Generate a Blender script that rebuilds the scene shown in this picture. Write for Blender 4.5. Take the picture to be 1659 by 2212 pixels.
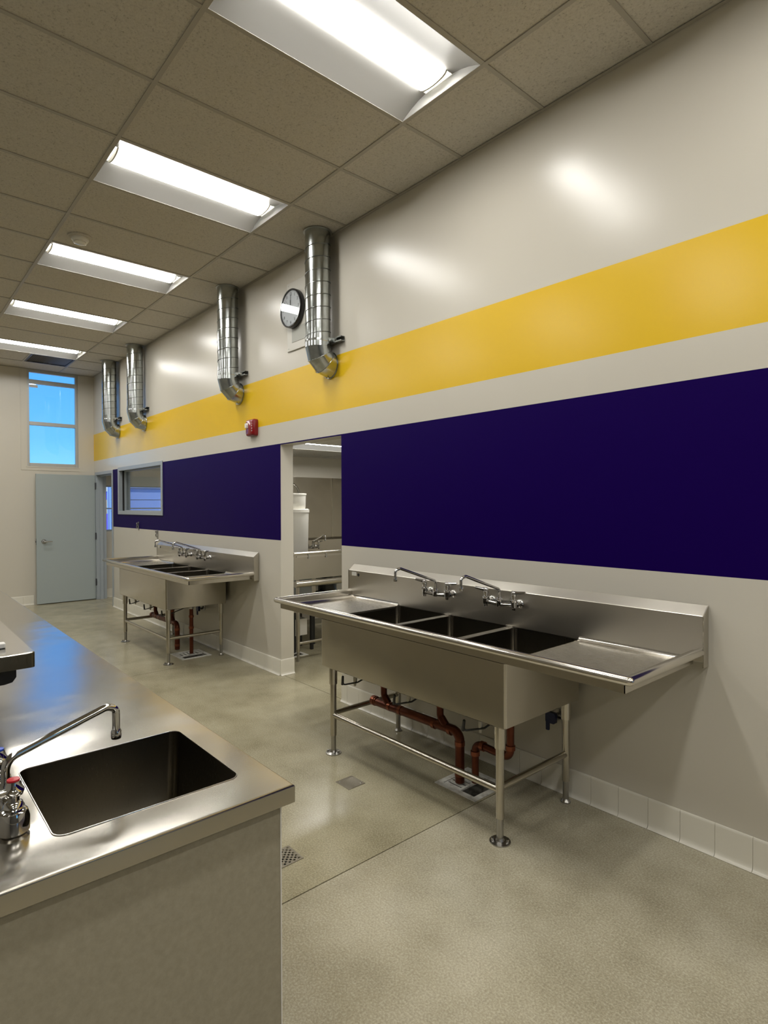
import bpy, math, random
from mathutils import Vector, Matrix
random.seed(7)
for o in list(bpy.data.objects):
    bpy.data.objects.remove(o, do_unlink=True)
SC = bpy.context.scene
COL = SC.collection
PI = math.pi

# ---------------------------------------------------------------- camera
cam = bpy.data.cameras.new('camera')
cam.sensor_fit = 'HORIZONTAL'
cam.sensor_width = 36.0
cam.lens = 1264.657 / 1659 * 36.0
cam.clip_start = 0.05
cam.clip_end = 300
camo = bpy.data.objects.new('camera', cam)
COL.objects.link(camo)
RX = Vector((-0.65686067, -0.75400473, -0.00330515))
UP = Vector((0.00651202, -0.01005618, 0.99992823))
FW = Vector((0.75398385, -0.65679201, -0.0115156))
CAM = Vector((0, 2.88812, 1.605))
camo.matrix_world = Matrix(((RX.x, UP.x, -FW.x, CAM.x), (RX.y, UP.y, -FW.y, CAM.y), (RX.z, UP.z, -FW.z, CAM.z), (0, 0, 0, 1)))
SC.camera = camo

# ---------------------------------------------------------------- world: clear blue sky
ANISO, AROT = 0.82, 0.25
LIGHT = 32.0        # radiance of the lit troffer lenses
SKY = 1.7
w = bpy.data.worlds.new('sky')
SC.world = w
w.use_nodes = True
nt = w.node_tree
nt.nodes.clear()
tc = nt.nodes.new('ShaderNodeTexCoord')
sx = nt.nodes.new('ShaderNodeSeparateXYZ')
rp = nt.nodes.new('ShaderNodeValToRGB')
bg = nt.nodes.new('ShaderNodeBackground')
wo = nt.nodes.new('ShaderNodeOutputWorld')
nt.links.new(tc.outputs['Generated'], sx.inputs[0])
nt.links.new(sx.outputs['Z'], rp.inputs[0])
nt.links.new(rp.outputs[0], bg.inputs[0])
nt.links.new(bg.outputs[0], wo.inputs[0])
cr = rp.color_ramp
cr.elements[0].position = 0.0
cr.elements[0].color = (0.24, 0.64, 0.92, 1)
cr.elements[1].position = 1.0
cr.elements[1].color = (0.03, 0.16, 0.62, 1)
e = cr.elements.new(0.10); e.color = (0.115, 0.41, 0.86, 1)
e = cr.elements.new(0.22); e.color = (0.07, 0.31, 0.85, 1)
bg.inputs['Strength'].default_value = SKY

# sun, high behind the building: it lights what stands outside the end wall
sl_ = bpy.data.lights.new('sun', 'SUN')
sl_.energy = 3.0
sl_.angle = 0.01
sl_.color = (1.0, 0.96, 0.90)
so_ = bpy.data.objects.new('sun', sl_)
COL.objects.link(so_)
so_.rotation_euler = Vector((0.45, 0.35, -0.82)).to_track_quat('-Z', 'Y').to_euler()

# ---------------------------------------------------------------- exposure
SC.view_settings.view_transform = 'Standard'
SC.view_settings.look = 'None'
SC.view_settings.gamma = 1.0
SC.view_settings.exposure = 0.0
SC.view_settings.use_curve_mapping = False
SC.cycles.use_denoising = True
SC.cycles.max_bounces = 10
SC.cycles.diffuse_bounces = 5
SC.cycles.glossy_bounces = 5
SC.cycles.transparent_max_bounces = 12
SC.cycles.sample_clamp_indirect = 6.0
SC.cycles.caustics_reflective = False
SC.cycles.caustics_refractive = False

# ---------------------------------------------------------------- materials
def mat(name, col, rough=0.5, metal=0.0, spec=0.5, emit=None, es=0.0, coat=0.0):
    m = bpy.data.materials.new(name)
    m.use_nodes = True
    b = m.node_tree.nodes['Principled BSDF']
    b.inputs['Base Color'].default_value = (*col, 1)
    b.inputs['Roughness'].default_value = rough
    b.inputs['Metallic'].default_value = metal
    b.inputs['Specular IOR Level'].default_value = spec
    if coat:
        b.inputs['Coat Weight'].default_value = coat
        b.inputs['Coat Roughness'].default_value = 0.1
    if emit:
        b.inputs['Emission Color'].default_value = (*emit, 1)
        b.inputs['Emission Strength'].default_value = es
    return m

def N(m, t, **kw):
    n = m.node_tree.nodes.new(t)
    for k, v in kw.items():
        setattr(n, k, v)
    return n

def L(m, a, b):
    m.node_tree.links.new(a, b)

def noise(m, scale=5, detail=4, rough=0.5, stretch=None, coord='Object'):
    tc = N(m, 'ShaderNodeTexCoord')
    mp = N(m, 'ShaderNodeMapping')
    L(m, tc.outputs[coord], mp.inputs[0])
    if stretch:
        mp.inputs['Scale'].default_value = stretch
    n = N(m, 'ShaderNodeTexNoise')
    n.inputs['Scale'].default_value = scale
    n.inputs['Detail'].default_value = detail
    n.inputs['Roughness'].default_value = rough
    L(m, mp.outputs[0], n.inputs['Vector'])
    return n.outputs['Fac']

def ramp(m, fac, stops):
    r = N(m, 'ShaderNodeValToRGB')
    c = r.color_ramp
    c.elements[0].position, c.elements[0].color = stops[0][0], (*stops[0][1], 1)
    c.elements[1].position, c.elements[1].color = stops[-1][0], (*stops[-1][1], 1)
    for p, q in stops[1:-1]:
        x = c.elements.new(p); x.color = (*q, 1)
    L(m, fac, r.inputs[0])
    return r.outputs[0]

def BS(m):
    return m.node_tree.nodes['Principled BSDF']

def bump(m, fac, strength, dist=0.01, prev=None):
    b = N(m, 'ShaderNodeBump')
    b.inputs['Strength'].default_value = strength
    b.inputs['Distance'].default_value = dist
    L(m, fac, b.inputs['Height'])
    if prev:
        L(m, prev, b.inputs['Normal'])
    L(m, b.outputs[0], BS(m).inputs['Normal'])
    return b.outputs[0]

def mixc(m, fac, a, b):
    n = N(m, 'ShaderNodeMix', data_type='RGBA')
    for s, v in ((n.inputs[0], fac), (n.inputs[6], a), (n.inputs[7], b)):
        if hasattr(v, 'links'):
            L(m, v, s)
        elif isinstance(v, tuple):
            s.default_value = (*v, 1)
        else:
            s.default_value = v
    return n.outputs[2]

def math_(m, op, a, b=0.0):
    n = N(m, 'ShaderNodeMath', operation=op)
    for i, v in enumerate((a, b)):
        if hasattr(v, 'links'):
            L(m, v, n.inputs[i])
        else:
            n.inputs[i].default_value = v
    return n.outputs[0]

CREAM = (0.63, 0.595, 0.52)
def paint(name, col, rough=0.27):
    m = mat(name, col, rough)
    f = noise(m, 260, 2, 0.5)
    b = bump(m, f, 0.10, 0.002)
    g = noise(m, 2.2, 2, 0.5)
    bump(m, g, 0.06, 0.03, b)
    return m

M = {}
M['cream'] = paint('cream_semigloss_paint', CREAM)
M['back'] = paint('grey_wall_paint', (0.10, 0.096, 0.09), 0.4)
M['side'] = paint('steel_grey_wall_paint', (0.38, 0.365, 0.33), 0.35)
M['jamb'] = paint('cream_jamb_paint', CREAM, 0.35)
# the feature wall: cream with a yellow band and purple panels (painted bands of the wall itself)
m = paint('striped_wall_paint', CREAM, 0.26)
geo = N(m, 'ShaderNodeNewGeometry')
sp = N(m, 'ShaderNodeSeparateXYZ')
L(m, geo.outputs['Position'], sp.inputs[0])
X_, Y_, Z_ = sp.outputs
def band(v, a, b):
    return math_(m, 'MULTIPLY', math_(m, 'GREATER_THAN', v, a), math_(m, 'LESS_THAN', v, b))
face = math_(m, 'GREATER_THAN', Y_, -0.004)
yel = math_(m, 'MULTIPLY', band(Z_, 2.384, 2.843), face)
pur = math_(m, 'MULTIPLY', math_(m, 'MULTIPLY', band(Z_, 1.277, 2.188), band(X_, -9, 9.905)), face)
c = mixc(m, yel, CREAM, (0.80, 0.515, 0.014))
c = mixc(m, pur, c, (0.0085, 0.0, 0.074))
L(m, c, BS(m).inputs['Base Color'])
rr = math_(m, 'ADD', math_(m, 'MULTIPLY', pur, 0.16), 0.26)
L(m, math_(m, 'SUBTRACT', 0.5, math_(m, 'MULTIPLY', pur, 0.45)), BS(m).inputs['Specular IOR Level'])
L(m, rr, BS(m).inputs['Roughness'])
M['stripes'] = m

def steel(name, col=(0.60, 0.57, 0.515), rough=0.26, stretch=(1, 40, 40), wav=0.05, br=0.05):
    m = mat(name, col, rough, 1.0)
    f = noise(m, 26, 3, 0.6, stretch)
    g = noise(m, 2.4, 2, 0.45)
    b = bump(m, f, br, 0.0004)
    bump(m, g, wav, 0.05, b)
    r = N(m, 'ShaderNodeMapRange')
    L(m, f, r.inputs[0])
    r.inputs[3].default_value = rough - 0.03
    r.inputs[4].default_value = rough + 0.04
    L(m, r.outputs[0], BS(m).inputs['Roughness'])
    return m
M['steel'] = steel('brushed_stainless', (0.58, 0.55, 0.49), 0.22, (1, 40, 40), 0.16)
M['steel_top'] = steel('brushed_stainless_worktop', (0.66, 0.63, 0.58), 0.135, (1, 30, 30), 0.10)
m = steel('brushed_stainless_counter', (0.56, 0.535, 0.485), 0.17, (1, 30, 30), 0.13, 0.012)
BS(m).inputs['Anisotropic'].default_value = ANISO
BS(m).inputs['Anisotropic Rotation'].default_value = AROT
tg = N(m, 'ShaderNodeTangent', direction_type='UV_MAP')
tg.uv_map = 'brush'
L(m, tg.outputs[0], BS(m).inputs['Tangent'])
M['counter'] = m
M['steel_rim'] = steel('polished_stainless_rim', (0.68, 0.65, 0.60), 0.18)
M['steel_tube'] = steel('stainless_tube', (0.50, 0.47, 0.41), 0.22, (30, 30, 1))
M['steel_splash'] = steel('brushed_stainless_splash', (0.60, 0.57, 0.51), 0.31, (1, 40, 40), 0.22)
M['steel_board'] = steel('brushed_stainless_board', (0.64, 0.61, 0.55), 0.27, (1, 30, 30), 0.14)
M['steel_dark'] = steel('stainless_darkened', (0.135, 0.12, 0.092), 0.28, (40, 40, 1))
M['chrome'] = mat('chrome', (0.58, 0.575, 0.57), 0.05, 1.0)
M['steel_edge'] = mat('stainless_edge_darkened', (0.42, 0.395, 0.34), 0.24, 1.0)  # same sheet as the worktop, colour darkened to imitate a darker reflection
m = mat('galvanised_steel', (0.60, 0.62, 0.61), 0.19, 1.0)
f = noise(m, 9, 4, 0.6)
L(m, ramp(m, f, [(0.3, (0.36, 0.385, 0.38)), (0.7, (0.52, 0.545, 0.535))]), BS(m).inputs['Base Color'])
g = noise(m, 3, 2, 0.5, (1, 1, 4))
bump(m, g, 0.05, 0.02)
M['galv'] = m
M['seam'] = mat('duct_seam_shade', (0.22, 0.23, 0.225), 0.3, 1.0)  # darker than the duct: the seam's shading line is put into the colour
M['strut'] = mat('zinc_strut', (0.55, 0.55, 0.53), 0.35, 1.0)
m = mat('copper_pipe', (0.2, 0.05, 0.02), 0.33, 0.7)
f = noise(m, 7, 4, 0.6)
L(m, ramp(m, f, [(0.3, (0.085, 0.020, 0.009)), (0.75, (0.17, 0.048, 0.022))]), BS(m).inputs['Base Color'])
M['copper'] = m
M['copper_joint'] = mat('copper_joint', (0.24, 0.075, 0.038), 0.28, 0.8)

# polished concrete
# two tints: slabs beyond the saw cut are a little darker and more olive
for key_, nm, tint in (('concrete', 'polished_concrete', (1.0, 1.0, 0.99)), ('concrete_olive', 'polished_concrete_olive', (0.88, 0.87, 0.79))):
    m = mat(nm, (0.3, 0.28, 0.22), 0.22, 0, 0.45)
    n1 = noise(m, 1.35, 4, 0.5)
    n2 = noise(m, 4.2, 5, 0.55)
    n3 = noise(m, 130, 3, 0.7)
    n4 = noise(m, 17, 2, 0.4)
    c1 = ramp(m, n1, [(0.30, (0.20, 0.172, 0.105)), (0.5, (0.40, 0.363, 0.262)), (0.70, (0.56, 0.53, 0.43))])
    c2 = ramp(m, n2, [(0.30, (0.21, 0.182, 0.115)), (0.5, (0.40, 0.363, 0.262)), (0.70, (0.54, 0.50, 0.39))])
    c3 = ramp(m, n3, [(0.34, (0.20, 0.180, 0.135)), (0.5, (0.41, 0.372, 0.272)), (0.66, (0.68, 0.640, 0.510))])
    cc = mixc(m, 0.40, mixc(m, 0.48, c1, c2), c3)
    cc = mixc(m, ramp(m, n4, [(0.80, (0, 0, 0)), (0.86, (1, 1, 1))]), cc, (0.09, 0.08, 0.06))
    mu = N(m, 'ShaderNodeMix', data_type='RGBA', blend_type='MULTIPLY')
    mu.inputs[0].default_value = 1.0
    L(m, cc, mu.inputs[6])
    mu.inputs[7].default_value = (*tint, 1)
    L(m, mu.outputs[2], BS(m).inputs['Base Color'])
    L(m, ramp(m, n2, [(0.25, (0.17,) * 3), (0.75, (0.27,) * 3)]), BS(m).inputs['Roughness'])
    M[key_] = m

M['joint'] = mat('joint_filler', (0.035, 0.032, 0.026), 0.8)

# acoustic tile
m = mat('acoustic_tile', (0.58, 0.55, 0.47), 0.9, 0, 0.1)
f = noise(m, 90, 4, 0.7)
g = noise(m, 40, 2, 0.5)
L(m, ramp(m, f, [(0.30, (0.32, 0.30, 0.26)), (0.42, (0.58, 0.55, 0.49)), (0.7, (0.66, 0.63, 0.565))]), BS(m).inputs['Base Color'])
bump(m, f, 0.5, 0.004)
M['tile'] = m
M['tee'] = mat('painted_ceiling_tee', (0.42, 0.395, 0.345), 0.45)
M['void'] = mat('dark_void', (0.02, 0.02, 0.02), 0.9)
m = mat('base_tile_glaze', (0.78, 0.75, 0.66), 0.22)
bump(m, noise(m, 60, 2, 0.5), 0.04, 0.002)
M['basetile'] = m
M['grout'] = mat('base_grout', (0.80, 0.77, 0.68), 0.7)
M['white_enamel'] = mat('white_enamel', (0.80, 0.79, 0.76), 0.35)
M['reflector'] = mat('satin_reflector', (0.36, 0.355, 0.34), 0.5, 0, 0.3)
M['lens'] = mat('lit_lens', (0.9, 0.9, 0.88), 0.4, 0, 0.3, (1.0, 0.98, 0.925), LIGHT)
M['door'] = paint('grey_door_paint', (0.37, 0.42, 0.425), 0.4)
M['frame'] = paint('grey_frame_paint', (0.36, 0.40, 0.435), 0.35)
M['winframe'] = mat('pale_aluminium_frame', (0.52, 0.52, 0.50), 0.4, 0.3)
M['black'] = mat('black_rubber', (0.012, 0.012, 0.012), 0.45)
M['black_gloss'] = mat('black_plastic', (0.012, 0.012, 0.013), 0.2)
M['clockface'] = mat('clock_face', (0.66, 0.64, 0.68), 0.6)
M['ink'] = mat('black_ink', (0.02, 0.02, 0.02), 0.6)
M['plate'] = mat('off_white_plate', (0.62, 0.60, 0.54), 0.4)
M['grille'] = mat('grey_speaker_grille', (0.42, 0.42, 0.38), 0.6)
M['red'] = mat('red_alarm_plastic', (0.22, 0.004, 0.006), 0.2)
M['redcap'] = mat('red_index', (0.45, 0.01, 0.02), 0.3)
M['bluecap'] = mat('blue_index', (0.01, 0.06, 0.45), 0.3)
M['bluevalve'] = mat('blue_valve_handle', (0.006, 0.012, 0.07), 0.35)
M['clear'] = mat('strobe_lens', (0.85, 0.83, 0.78), 0.08, 0.0, 0.8)
M['white'] = mat('white_plastic', (0.80, 0.79, 0.76), 0.4)
M['pvc'] = mat('off_white_pvc', (0.55, 0.53, 0.47), 0.4)
M['dkmetal'] = mat('dark_bronze_hinge', (0.10, 0.10, 0.11), 0.4, 0.8)
M['satin'] = mat('satin_nickel', (0.42, 0.41, 0.39), 0.28, 1.0)
m = mat('floor_sink_enamel', (0.60, 0.59, 0.53), 0.4)
f = noise(m, 18, 4, 0.7)
L(m, ramp(m, f, [(0.35, (0.52, 0.50, 0.44)), (0.55, (0.78, 0.77, 0.71))]), BS(m).inputs['Base Color'])
M['fsink'] = m
M['fsink_in'] = mat('floor_sink_bowl', (0.22, 0.21, 0.18), 0.5)
m = mat('nickel_floor_plate', (0.34, 0.31, 0.25), 0.42, 0.8)
bump(m, noise(m, 90, 3, 0.8), 0.5, 0.003)
M['nickel'] = m
m = mat('cabinet_laminate', (0.43, 0.405, 0.335), 0.45)
f = noise(m, 60, 5, 0.7)
L(m, ramp(m, f, [(0.3, (0.27, 0.245, 0.18)), (0.7, (0.33, 0.30, 0.225))]), BS(m).inputs['Base Color'])
M['laminate'] = m
M['edgeband'] = mat('white_edge_band', (0.72, 0.70, 0.66), 0.4)
m = bpy.data.materials.new('window_glass')
m.use_nodes = True
m.node_tree.nodes.clear()
out = N(m, 'ShaderNodeOutputMaterial'); tr = N(m, 'ShaderNodeBsdfTransparent'); gl = N(m, 'ShaderNodeBsdfGlossy')
mx = N(m, 'ShaderNodeMixShader')
gl.inputs['Roughness'].default_value = 0.02
tr.inputs[0].default_value = (0.95, 0.97, 0.97, 1)
ge = N(m, 'ShaderNodeNewGeometry')
dp = N(m, 'ShaderNodeVectorMath', operation='DOT_PRODUCT')
L(m, ge.outputs['Normal'], dp.inputs[0]); L(m, ge.outputs['Incoming'], dp.inputs[1])
cs = math_(m, 'ABSOLUTE', dp.outputs['Value'])
fr = math_(m, 'ADD', math_(m, 'MULTIPLY', math_(m, 'POWER', math_(m, 'SUBTRACT', 1.0, cs), 5.0), 0.9), 0.04)
L(m, fr, mx.inputs[0]); L(m, tr.outputs[0], mx.inputs[1]); L(m, gl.outputs[0], mx.inputs[2]); L(m, mx.outputs[0], out.inputs[0])
M['glass'] = m
M['sticker'] = mat('white_sticker', (0.85, 0.85, 0.83), 0.6)
M['bin'] = mat('white_bin_plastic', (0.74, 0.72, 0.66), 0.35)
M['leaf'] = mat('leaf_green', (0.03, 0.07, 0.02), 0.6)
M['bark'] = mat('bark', (0.10, 0.07, 0.05), 0.9)
m = mat('blue_metal_siding', (0.36, 0.47, 0.88), 0.5)
M['siding'] = m
M['orange'] = mat('orange_wrap', (0.95, 0.50, 0.22), 0.6)
M['violet'] = mat('violet_wrap', (0.20, 0.13, 0.85), 0.6)
M['paleblue'] = mat('pale_blue_panel', (0.50, 0.80, 0.95), 0.6)
M['asphalt'] = mat('pale_paving', (0.45, 0.45, 0.44), 0.9)

# ---------------------------------------------------------------- mesh helpers
class MB:
    def __init__(s):
        s.v = []; s.f = []
    def add(s, v, f):
        b = len(s.v)
        s.v += [tuple(p) for p in v]
        s.f += [tuple(i + b for i in q) for q in f]
        return s
    def box(s, x0, x1, y0, y1, z0, z1):
        if x0 > x1: x0, x1 = x1, x0
        if y0 > y1: y0, y1 = y1, y0
        if z0 > z1: z0, z1 = z1, z0
        return s.add([(x0, y0, z0), (x1, y0, z0), (x1, y1, z0), (x0, y1, z0), (x0, y0, z1), (x1, y0, z1), (x1, y1, z1), (x0, y1, z1)],
                     [(0, 3, 2, 1), (4, 5, 6, 7), (0, 1, 5, 4), (1, 2, 6, 5), (2, 3, 7, 6), (3, 0, 4, 7)])
    def quad(s, *p):
        return s.add(p, [tuple(range(len(p)))])
    def tube(s, pts, r, n=14, caps=True):
        pts = [Vector(p) for p in pts]
        if isinstance(r, (list, tuple)):
            q = [k * (len(r) - 1) / (len(pts) - 1) for k in range(len(pts))]
            rs = [r[int(x)] + (r[min(int(x) + 1, len(r) - 1)] - r[int(x)]) * (x - int(x)) for x in q]
        else:
            rs = [r] * len(pts)
        t0 = (pts[1] - pts[0]).normalized()
        a = Vector((0, 0, 1)) if abs(t0.z) < 0.9 else Vector((1, 0, 0))
        u = t0.cross(a).normalized()
        rings = []
        pt = t0
        for i, p in enumerate(pts):
            if i == 0: t = t0
            elif i == len(pts) - 1: t = (pts[i] - pts[i - 1]).normalized()
            else: t = ((pts[i + 1] - pts[i]).normalized() + (pts[i] - pts[i - 1]).normalized()).normalized()
            q = pt.rotation_difference(t)
            u = (q @ u); u = (u - t * u.dot(t)).normalized(); pt = t
            w2 = t.cross(u)
            rings.append([p + (u * math.cos(2 * PI * k / n) + w2 * math.sin(2 * PI * k / n)) * rs[i] for k in range(n)])
        v = [p for ring in rings for p in ring]
        f = []
        for i in range(len(rings) - 1):
            for k in range(n):
                a0, b0 = i * n + k, i * n + (k + 1) % n
                f.append((a0, b0, b0 + n, a0 + n))
        if caps:
            f.append(tuple(reversed(range(n))))
            f.append(tuple(range((len(rings) - 1) * n, len(rings) * n)))
        return s.add(v, f)
    def lathe(s, prof, c=(0, 0, 0), axis='Z', n=24, closed_ends=True):
        # prof: list of (r, h) along the axis
        v = []; f = []
        for r, h in prof:
            for k in range(n):
                a = 2 * PI * k / n
                x, y = r * math.cos(a), r * math.sin(a)
                p = {'Z': (x, y, h), 'Y': (y, h, x), 'X': (h, x, y)}[axis]
                v.append((p[0] + c[0], p[1] + c[1], p[2] + c[2]))
        for i in range(len(prof) - 1):
            for k in range(n):
                a0, b0 = i * n + k, i * n + (k + 1) % n
                f.append((a0, b0, b0 + n, a0 + n))
        if closed_ends:
            f.append(tuple(reversed(range(n))))
            f.append(tuple(range((len(prof) - 1) * n, len(prof) * n)))
        return s.add(v, f)
    def extr(s, prof, axis, a, b):
        # closed 2D polygon swept along an axis; for X: (y,z), Y: (x,z), Z: (x,y)
        n = len(prof)
        def P(q, h):
            return {'X': (h, q[0], q[1]), 'Y': (q[0], h, q[1]), 'Z': (q[0], q[1], h)}[axis]
        v = [P(q, a) for q in prof] + [P(q, b) for q in prof]
        f = [(k, (k + 1) % n, n + (k + 1) % n, n + k) for k in range(n)]
        f += [tuple(reversed(range(n))), tuple(range(n, 2 * n))]
        return s.add(v, f)
    def loft(s, loops, close=True, cap0=False, cap1=False):
        n = len(loops[0])
        v = [p for lp in loops for p in lp]
        f = []
        for i in range(len(loops) - 1):
            for k in range(n if close else n - 1):
                a0, b0 = i * n + k, i * n + (k + 1) % n
                f.append((a0, b0, b0 + n, a0 + n))
        if cap0: f.append(tuple(reversed(range(n))))
        if cap1: f.append(tuple(range((len(loops) - 1) * n, len(loops) * n)))
        return s.add(v, f)

def fillet(pts, r, seg=6):
    pts = [Vector(p) for p in pts]
    out = [pts[0]]
    for i in range(1, len(pts) - 1):
        a, b, c = pts[i - 1], pts[i], pts[i + 1]
        d1, d2 = (a - b).normalized(), (c - b).normalized()
        ang = d1.angle(d2)
        if ang > PI - 0.02:
            out.append(b); continue
        rr = r[i - 1] if isinstance(r, (list, tuple)) else r
        t = rr / math.tan(ang / 2)
        t = min(t, (a - b).length * 0.49, (c - b).length * 0.49)
        rr = t * math.tan(ang / 2)
        cen = b + (d1 + d2).normalized() * (rr / math.sin(ang / 2))
        v1 = b + d1 * t - cen
        v2 = b + d2 * t - cen
        for k in range(seg + 1):
            q = k / seg
            tot = v1.angle(v2)
            out.append(cen + (v1 * math.sin((1 - q) * tot) + v2 * math.sin(q * tot)) / math.sin(tot))
    out.append(pts[-1])
    return out

def rrect(x0, x1, y0, y1, r, seg=4):
    o = []
    for cx, cy, a0 in ((x1 - r, y1 - r, 0), (x0 + r, y1 - r, 90), (x0 + r, y0 + r, 180), (x1 - r, y0 + r, 270)):
        for k in range(seg + 1):
            a = math.radians(a0 + 90 * k / seg)
            o.append((cx + r * math.cos(a), cy + r * math.sin(a)))
    return o

def cells(x0, x1, y0, y1, holes):
    xs = sorted({x0, x1, *[min(max(h[0], x0), x1) for h in holes], *[min(max(h[1], x0), x1) for h in holes]})
    ys = sorted({y0, y1, *[min(max(h[2], y0), y1) for h in holes], *[min(max(h[3], y0), y1) for h in holes]})
    r = []
    for i in range(len(xs) - 1):
        run = None
        for j in range(len(ys) - 1):
            cx, cy = (xs[i] + xs[i + 1]) / 2, (ys[j] + ys[j + 1]) / 2
            solid = not any(h[0] < cx < h[1] and h[2] < cy < h[3] for h in holes)
            if solid:
                run = [xs[i], xs[i + 1], ys[j], ys[j + 1]] if run is None else run[:3] + [ys[j + 1]]
            elif run:
                r.append(run); run = None
        if run: r.append(run)
    return r

def obj(name, mb, material, parent=None, smooth=35, bev=0, loc=None, label=None):
    me = bpy.data.meshes.new(name)
    me.from_pydata(mb.v, [], mb.f)
    me.validate()
    mats = material if isinstance(material, list) else [material]
    for mm in mats:
        me.materials.append(M[mm] if isinstance(mm, str) else mm)
    if smooth:
        me.shade_smooth()
        me.set_sharp_from_angle(angle=math.radians(smooth))
    o = bpy.data.objects.new(name, me)
    COL.objects.link(o)
    if parent: o.parent = parent
    if loc: o.location = loc
    if bev:
        md = o.modifiers.new('bevel', 'BEVEL')
        md.width = bev; md.segments = 2; md.limit_method = 'ANGLE'; md.angle_limit = math.radians(40)
        md.harden_normals = False
    if label: o['label'] = label
    return o

def thing(name, label, cat, loc=(0, 0, 0), group=None):
    o = bpy.data.objects.new(name, None)
    o.empty_display_size = 0.1
    COL.objects.link(o)
    o.location = loc
    o['label'] = label; o['category'] = cat
    if group: o['group'] = group
    return o

def struct(name, mb, material, label=None, **kw):
    o = obj(name, mb, material, **kw)
    o['kind'] = 'structure'
    if label: o['label'] = label
    return o

def text(name, body, size, parent, mt, loc, rot, depth=0.0006):
    cu = bpy.data.curves.new(name, 'FONT')
    cu.body = body; cu.size = size; cu.extrude = depth
    cu.align_x = 'CENTER'; cu.align_y = 'CENTER'
    cu.materials.append(M[mt])
    tmp = bpy.data.objects.new('tmp', cu)
    COL.objects.link(tmp)
    me = bpy.data.meshes.new_from_object(tmp.evaluated_get(bpy.context.evaluated_depsgraph_get()))
    bpy.data.objects.remove(tmp, do_unlink=True)
    me.name = name
    o = bpy.data.objects.new(name, me)
    COL.objects.link(o)
    o.parent = parent; o.location = loc; o.rotation_euler = rot
    return o

# ================================================================= STRUCTURE
CZ = 3.838           # ceiling plane
XF = 10.98           # far wall
XR = -4.2            # wall behind the camera
YL = 6.63            # opposite side wall
TX, TY = 0.6096, 1.2192
GX0, GY0 = 1.9195, 0.5297
WT = 0.14

# floor: concrete slabs over a dark joint bed, with pits for the floor sinks and drains
FS = [(2.05, 2.35, 0.17, 0.46), (5.95, 6.29, 0.165, 0.485)]       # floor sinks
FSD = (5.27, 5.57, -0.62, -0.32)                                    # the one in the dish room
FD = (2.238, 2.368, 1.43, 1.56)                                     # perforated drain
bed = MB().box(XR, XF, -3.3, YL, -0.30, -0.16)
floor = struct('floor', bed, 'joint', 'polished grey brown concrete floor')
def slab(x0, x1, y0, y1, holes=(), mt=None):
    b = MB()
    for c_ in cells(x0, x1, y0, y1, holes):
        b.box(*c_, -0.16, 0.0)
    # drop the faces shared by neighbouring cells is not needed: they are hidden
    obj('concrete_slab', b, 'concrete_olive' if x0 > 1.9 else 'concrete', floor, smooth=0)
J = 0.003
fdpit = (FD[0] + 0.012, FD[1] - 0.012, FD[2] + 0.012, FD[3] - 0.012)
pits = [(q[0] + 0.02, q[1] - 0.02, q[2] + 0.02, q[3] - 0.02) for q in FS]
xs = [XR, -1.6, 2.037, 5.72, 9.0, XF]
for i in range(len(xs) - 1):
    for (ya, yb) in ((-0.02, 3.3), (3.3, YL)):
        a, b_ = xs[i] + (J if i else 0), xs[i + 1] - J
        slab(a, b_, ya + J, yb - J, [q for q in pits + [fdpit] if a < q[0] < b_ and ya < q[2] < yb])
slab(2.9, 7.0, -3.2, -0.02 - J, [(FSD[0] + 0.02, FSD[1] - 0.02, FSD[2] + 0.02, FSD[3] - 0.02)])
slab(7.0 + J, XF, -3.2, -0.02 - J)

# right wall with doorway, borrowed-light window and far door
DW = (3.845, 4.80, 2.178)             # doorway x0 x1 head
WN = (7.80, 9.60, 1.505, 2.175)       # window opening
DR = (9.93, 10.86, 2.16)              # door opening
b = MB()
def wseg(x0, x1, z0, z1):
    b.box(x0, x1, -WT, 0, z0, z1)
wseg(XR, DW[0], 0, CZ + 0.02)
wseg(DW[0], DW[1], DW[2], CZ + 0.02)
wseg(DW[1], WN[0], 0, CZ + 0.02)
wseg(WN[0], WN[1], 0, WN[2]); wseg(WN[0], WN[1], WN[3], CZ + 0.02)
wseg(WN[1], DR[0], 0, CZ + 0.02)
wseg(DR[0], DR[1], DR[2], CZ + 0.02)
wseg(DR[1], XF, 0, CZ + 0.02)
struct('wall_right', b, 'stripes', 'cream wall with a yellow band and dark purple panels', smooth=0)

# far wall with the tall window
FW_ = (0.245, 1.0, 2.262, CZ)
b = MB()
for c_ in cells(-3.3, YL, 0, CZ + 0.02, [(FW_[0], FW_[1], FW_[2], FW_[3] + 0.002), (-1.55, -0.16, 1.16, 1.965), (5.05, 5.85, FW_[2], FW_[3] + .002)]):
    b.box(XF, XF + 0.16, c_[0], c_[1], c_[2], c_[3])
struct('wall_far', b, 'cream', 'cream end wall around a tall high window', smooth=0)
# shallow drywall return lines round the window
b = MB()
b.box(XF - 0.006, XF, FW_[0] - 0.02, FW_[1] + 0.095, FW_[2] - 0.065, FW_[2] - 0.061)
b.box(XF - 0.006, XF, FW_[1] + 0.09, FW_[1] + 0.094, FW_[2] - 0.065, CZ)
struct('trim_1', b, 'jamb', 'thin plaster bead beside the high window', smooth=0)

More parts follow.
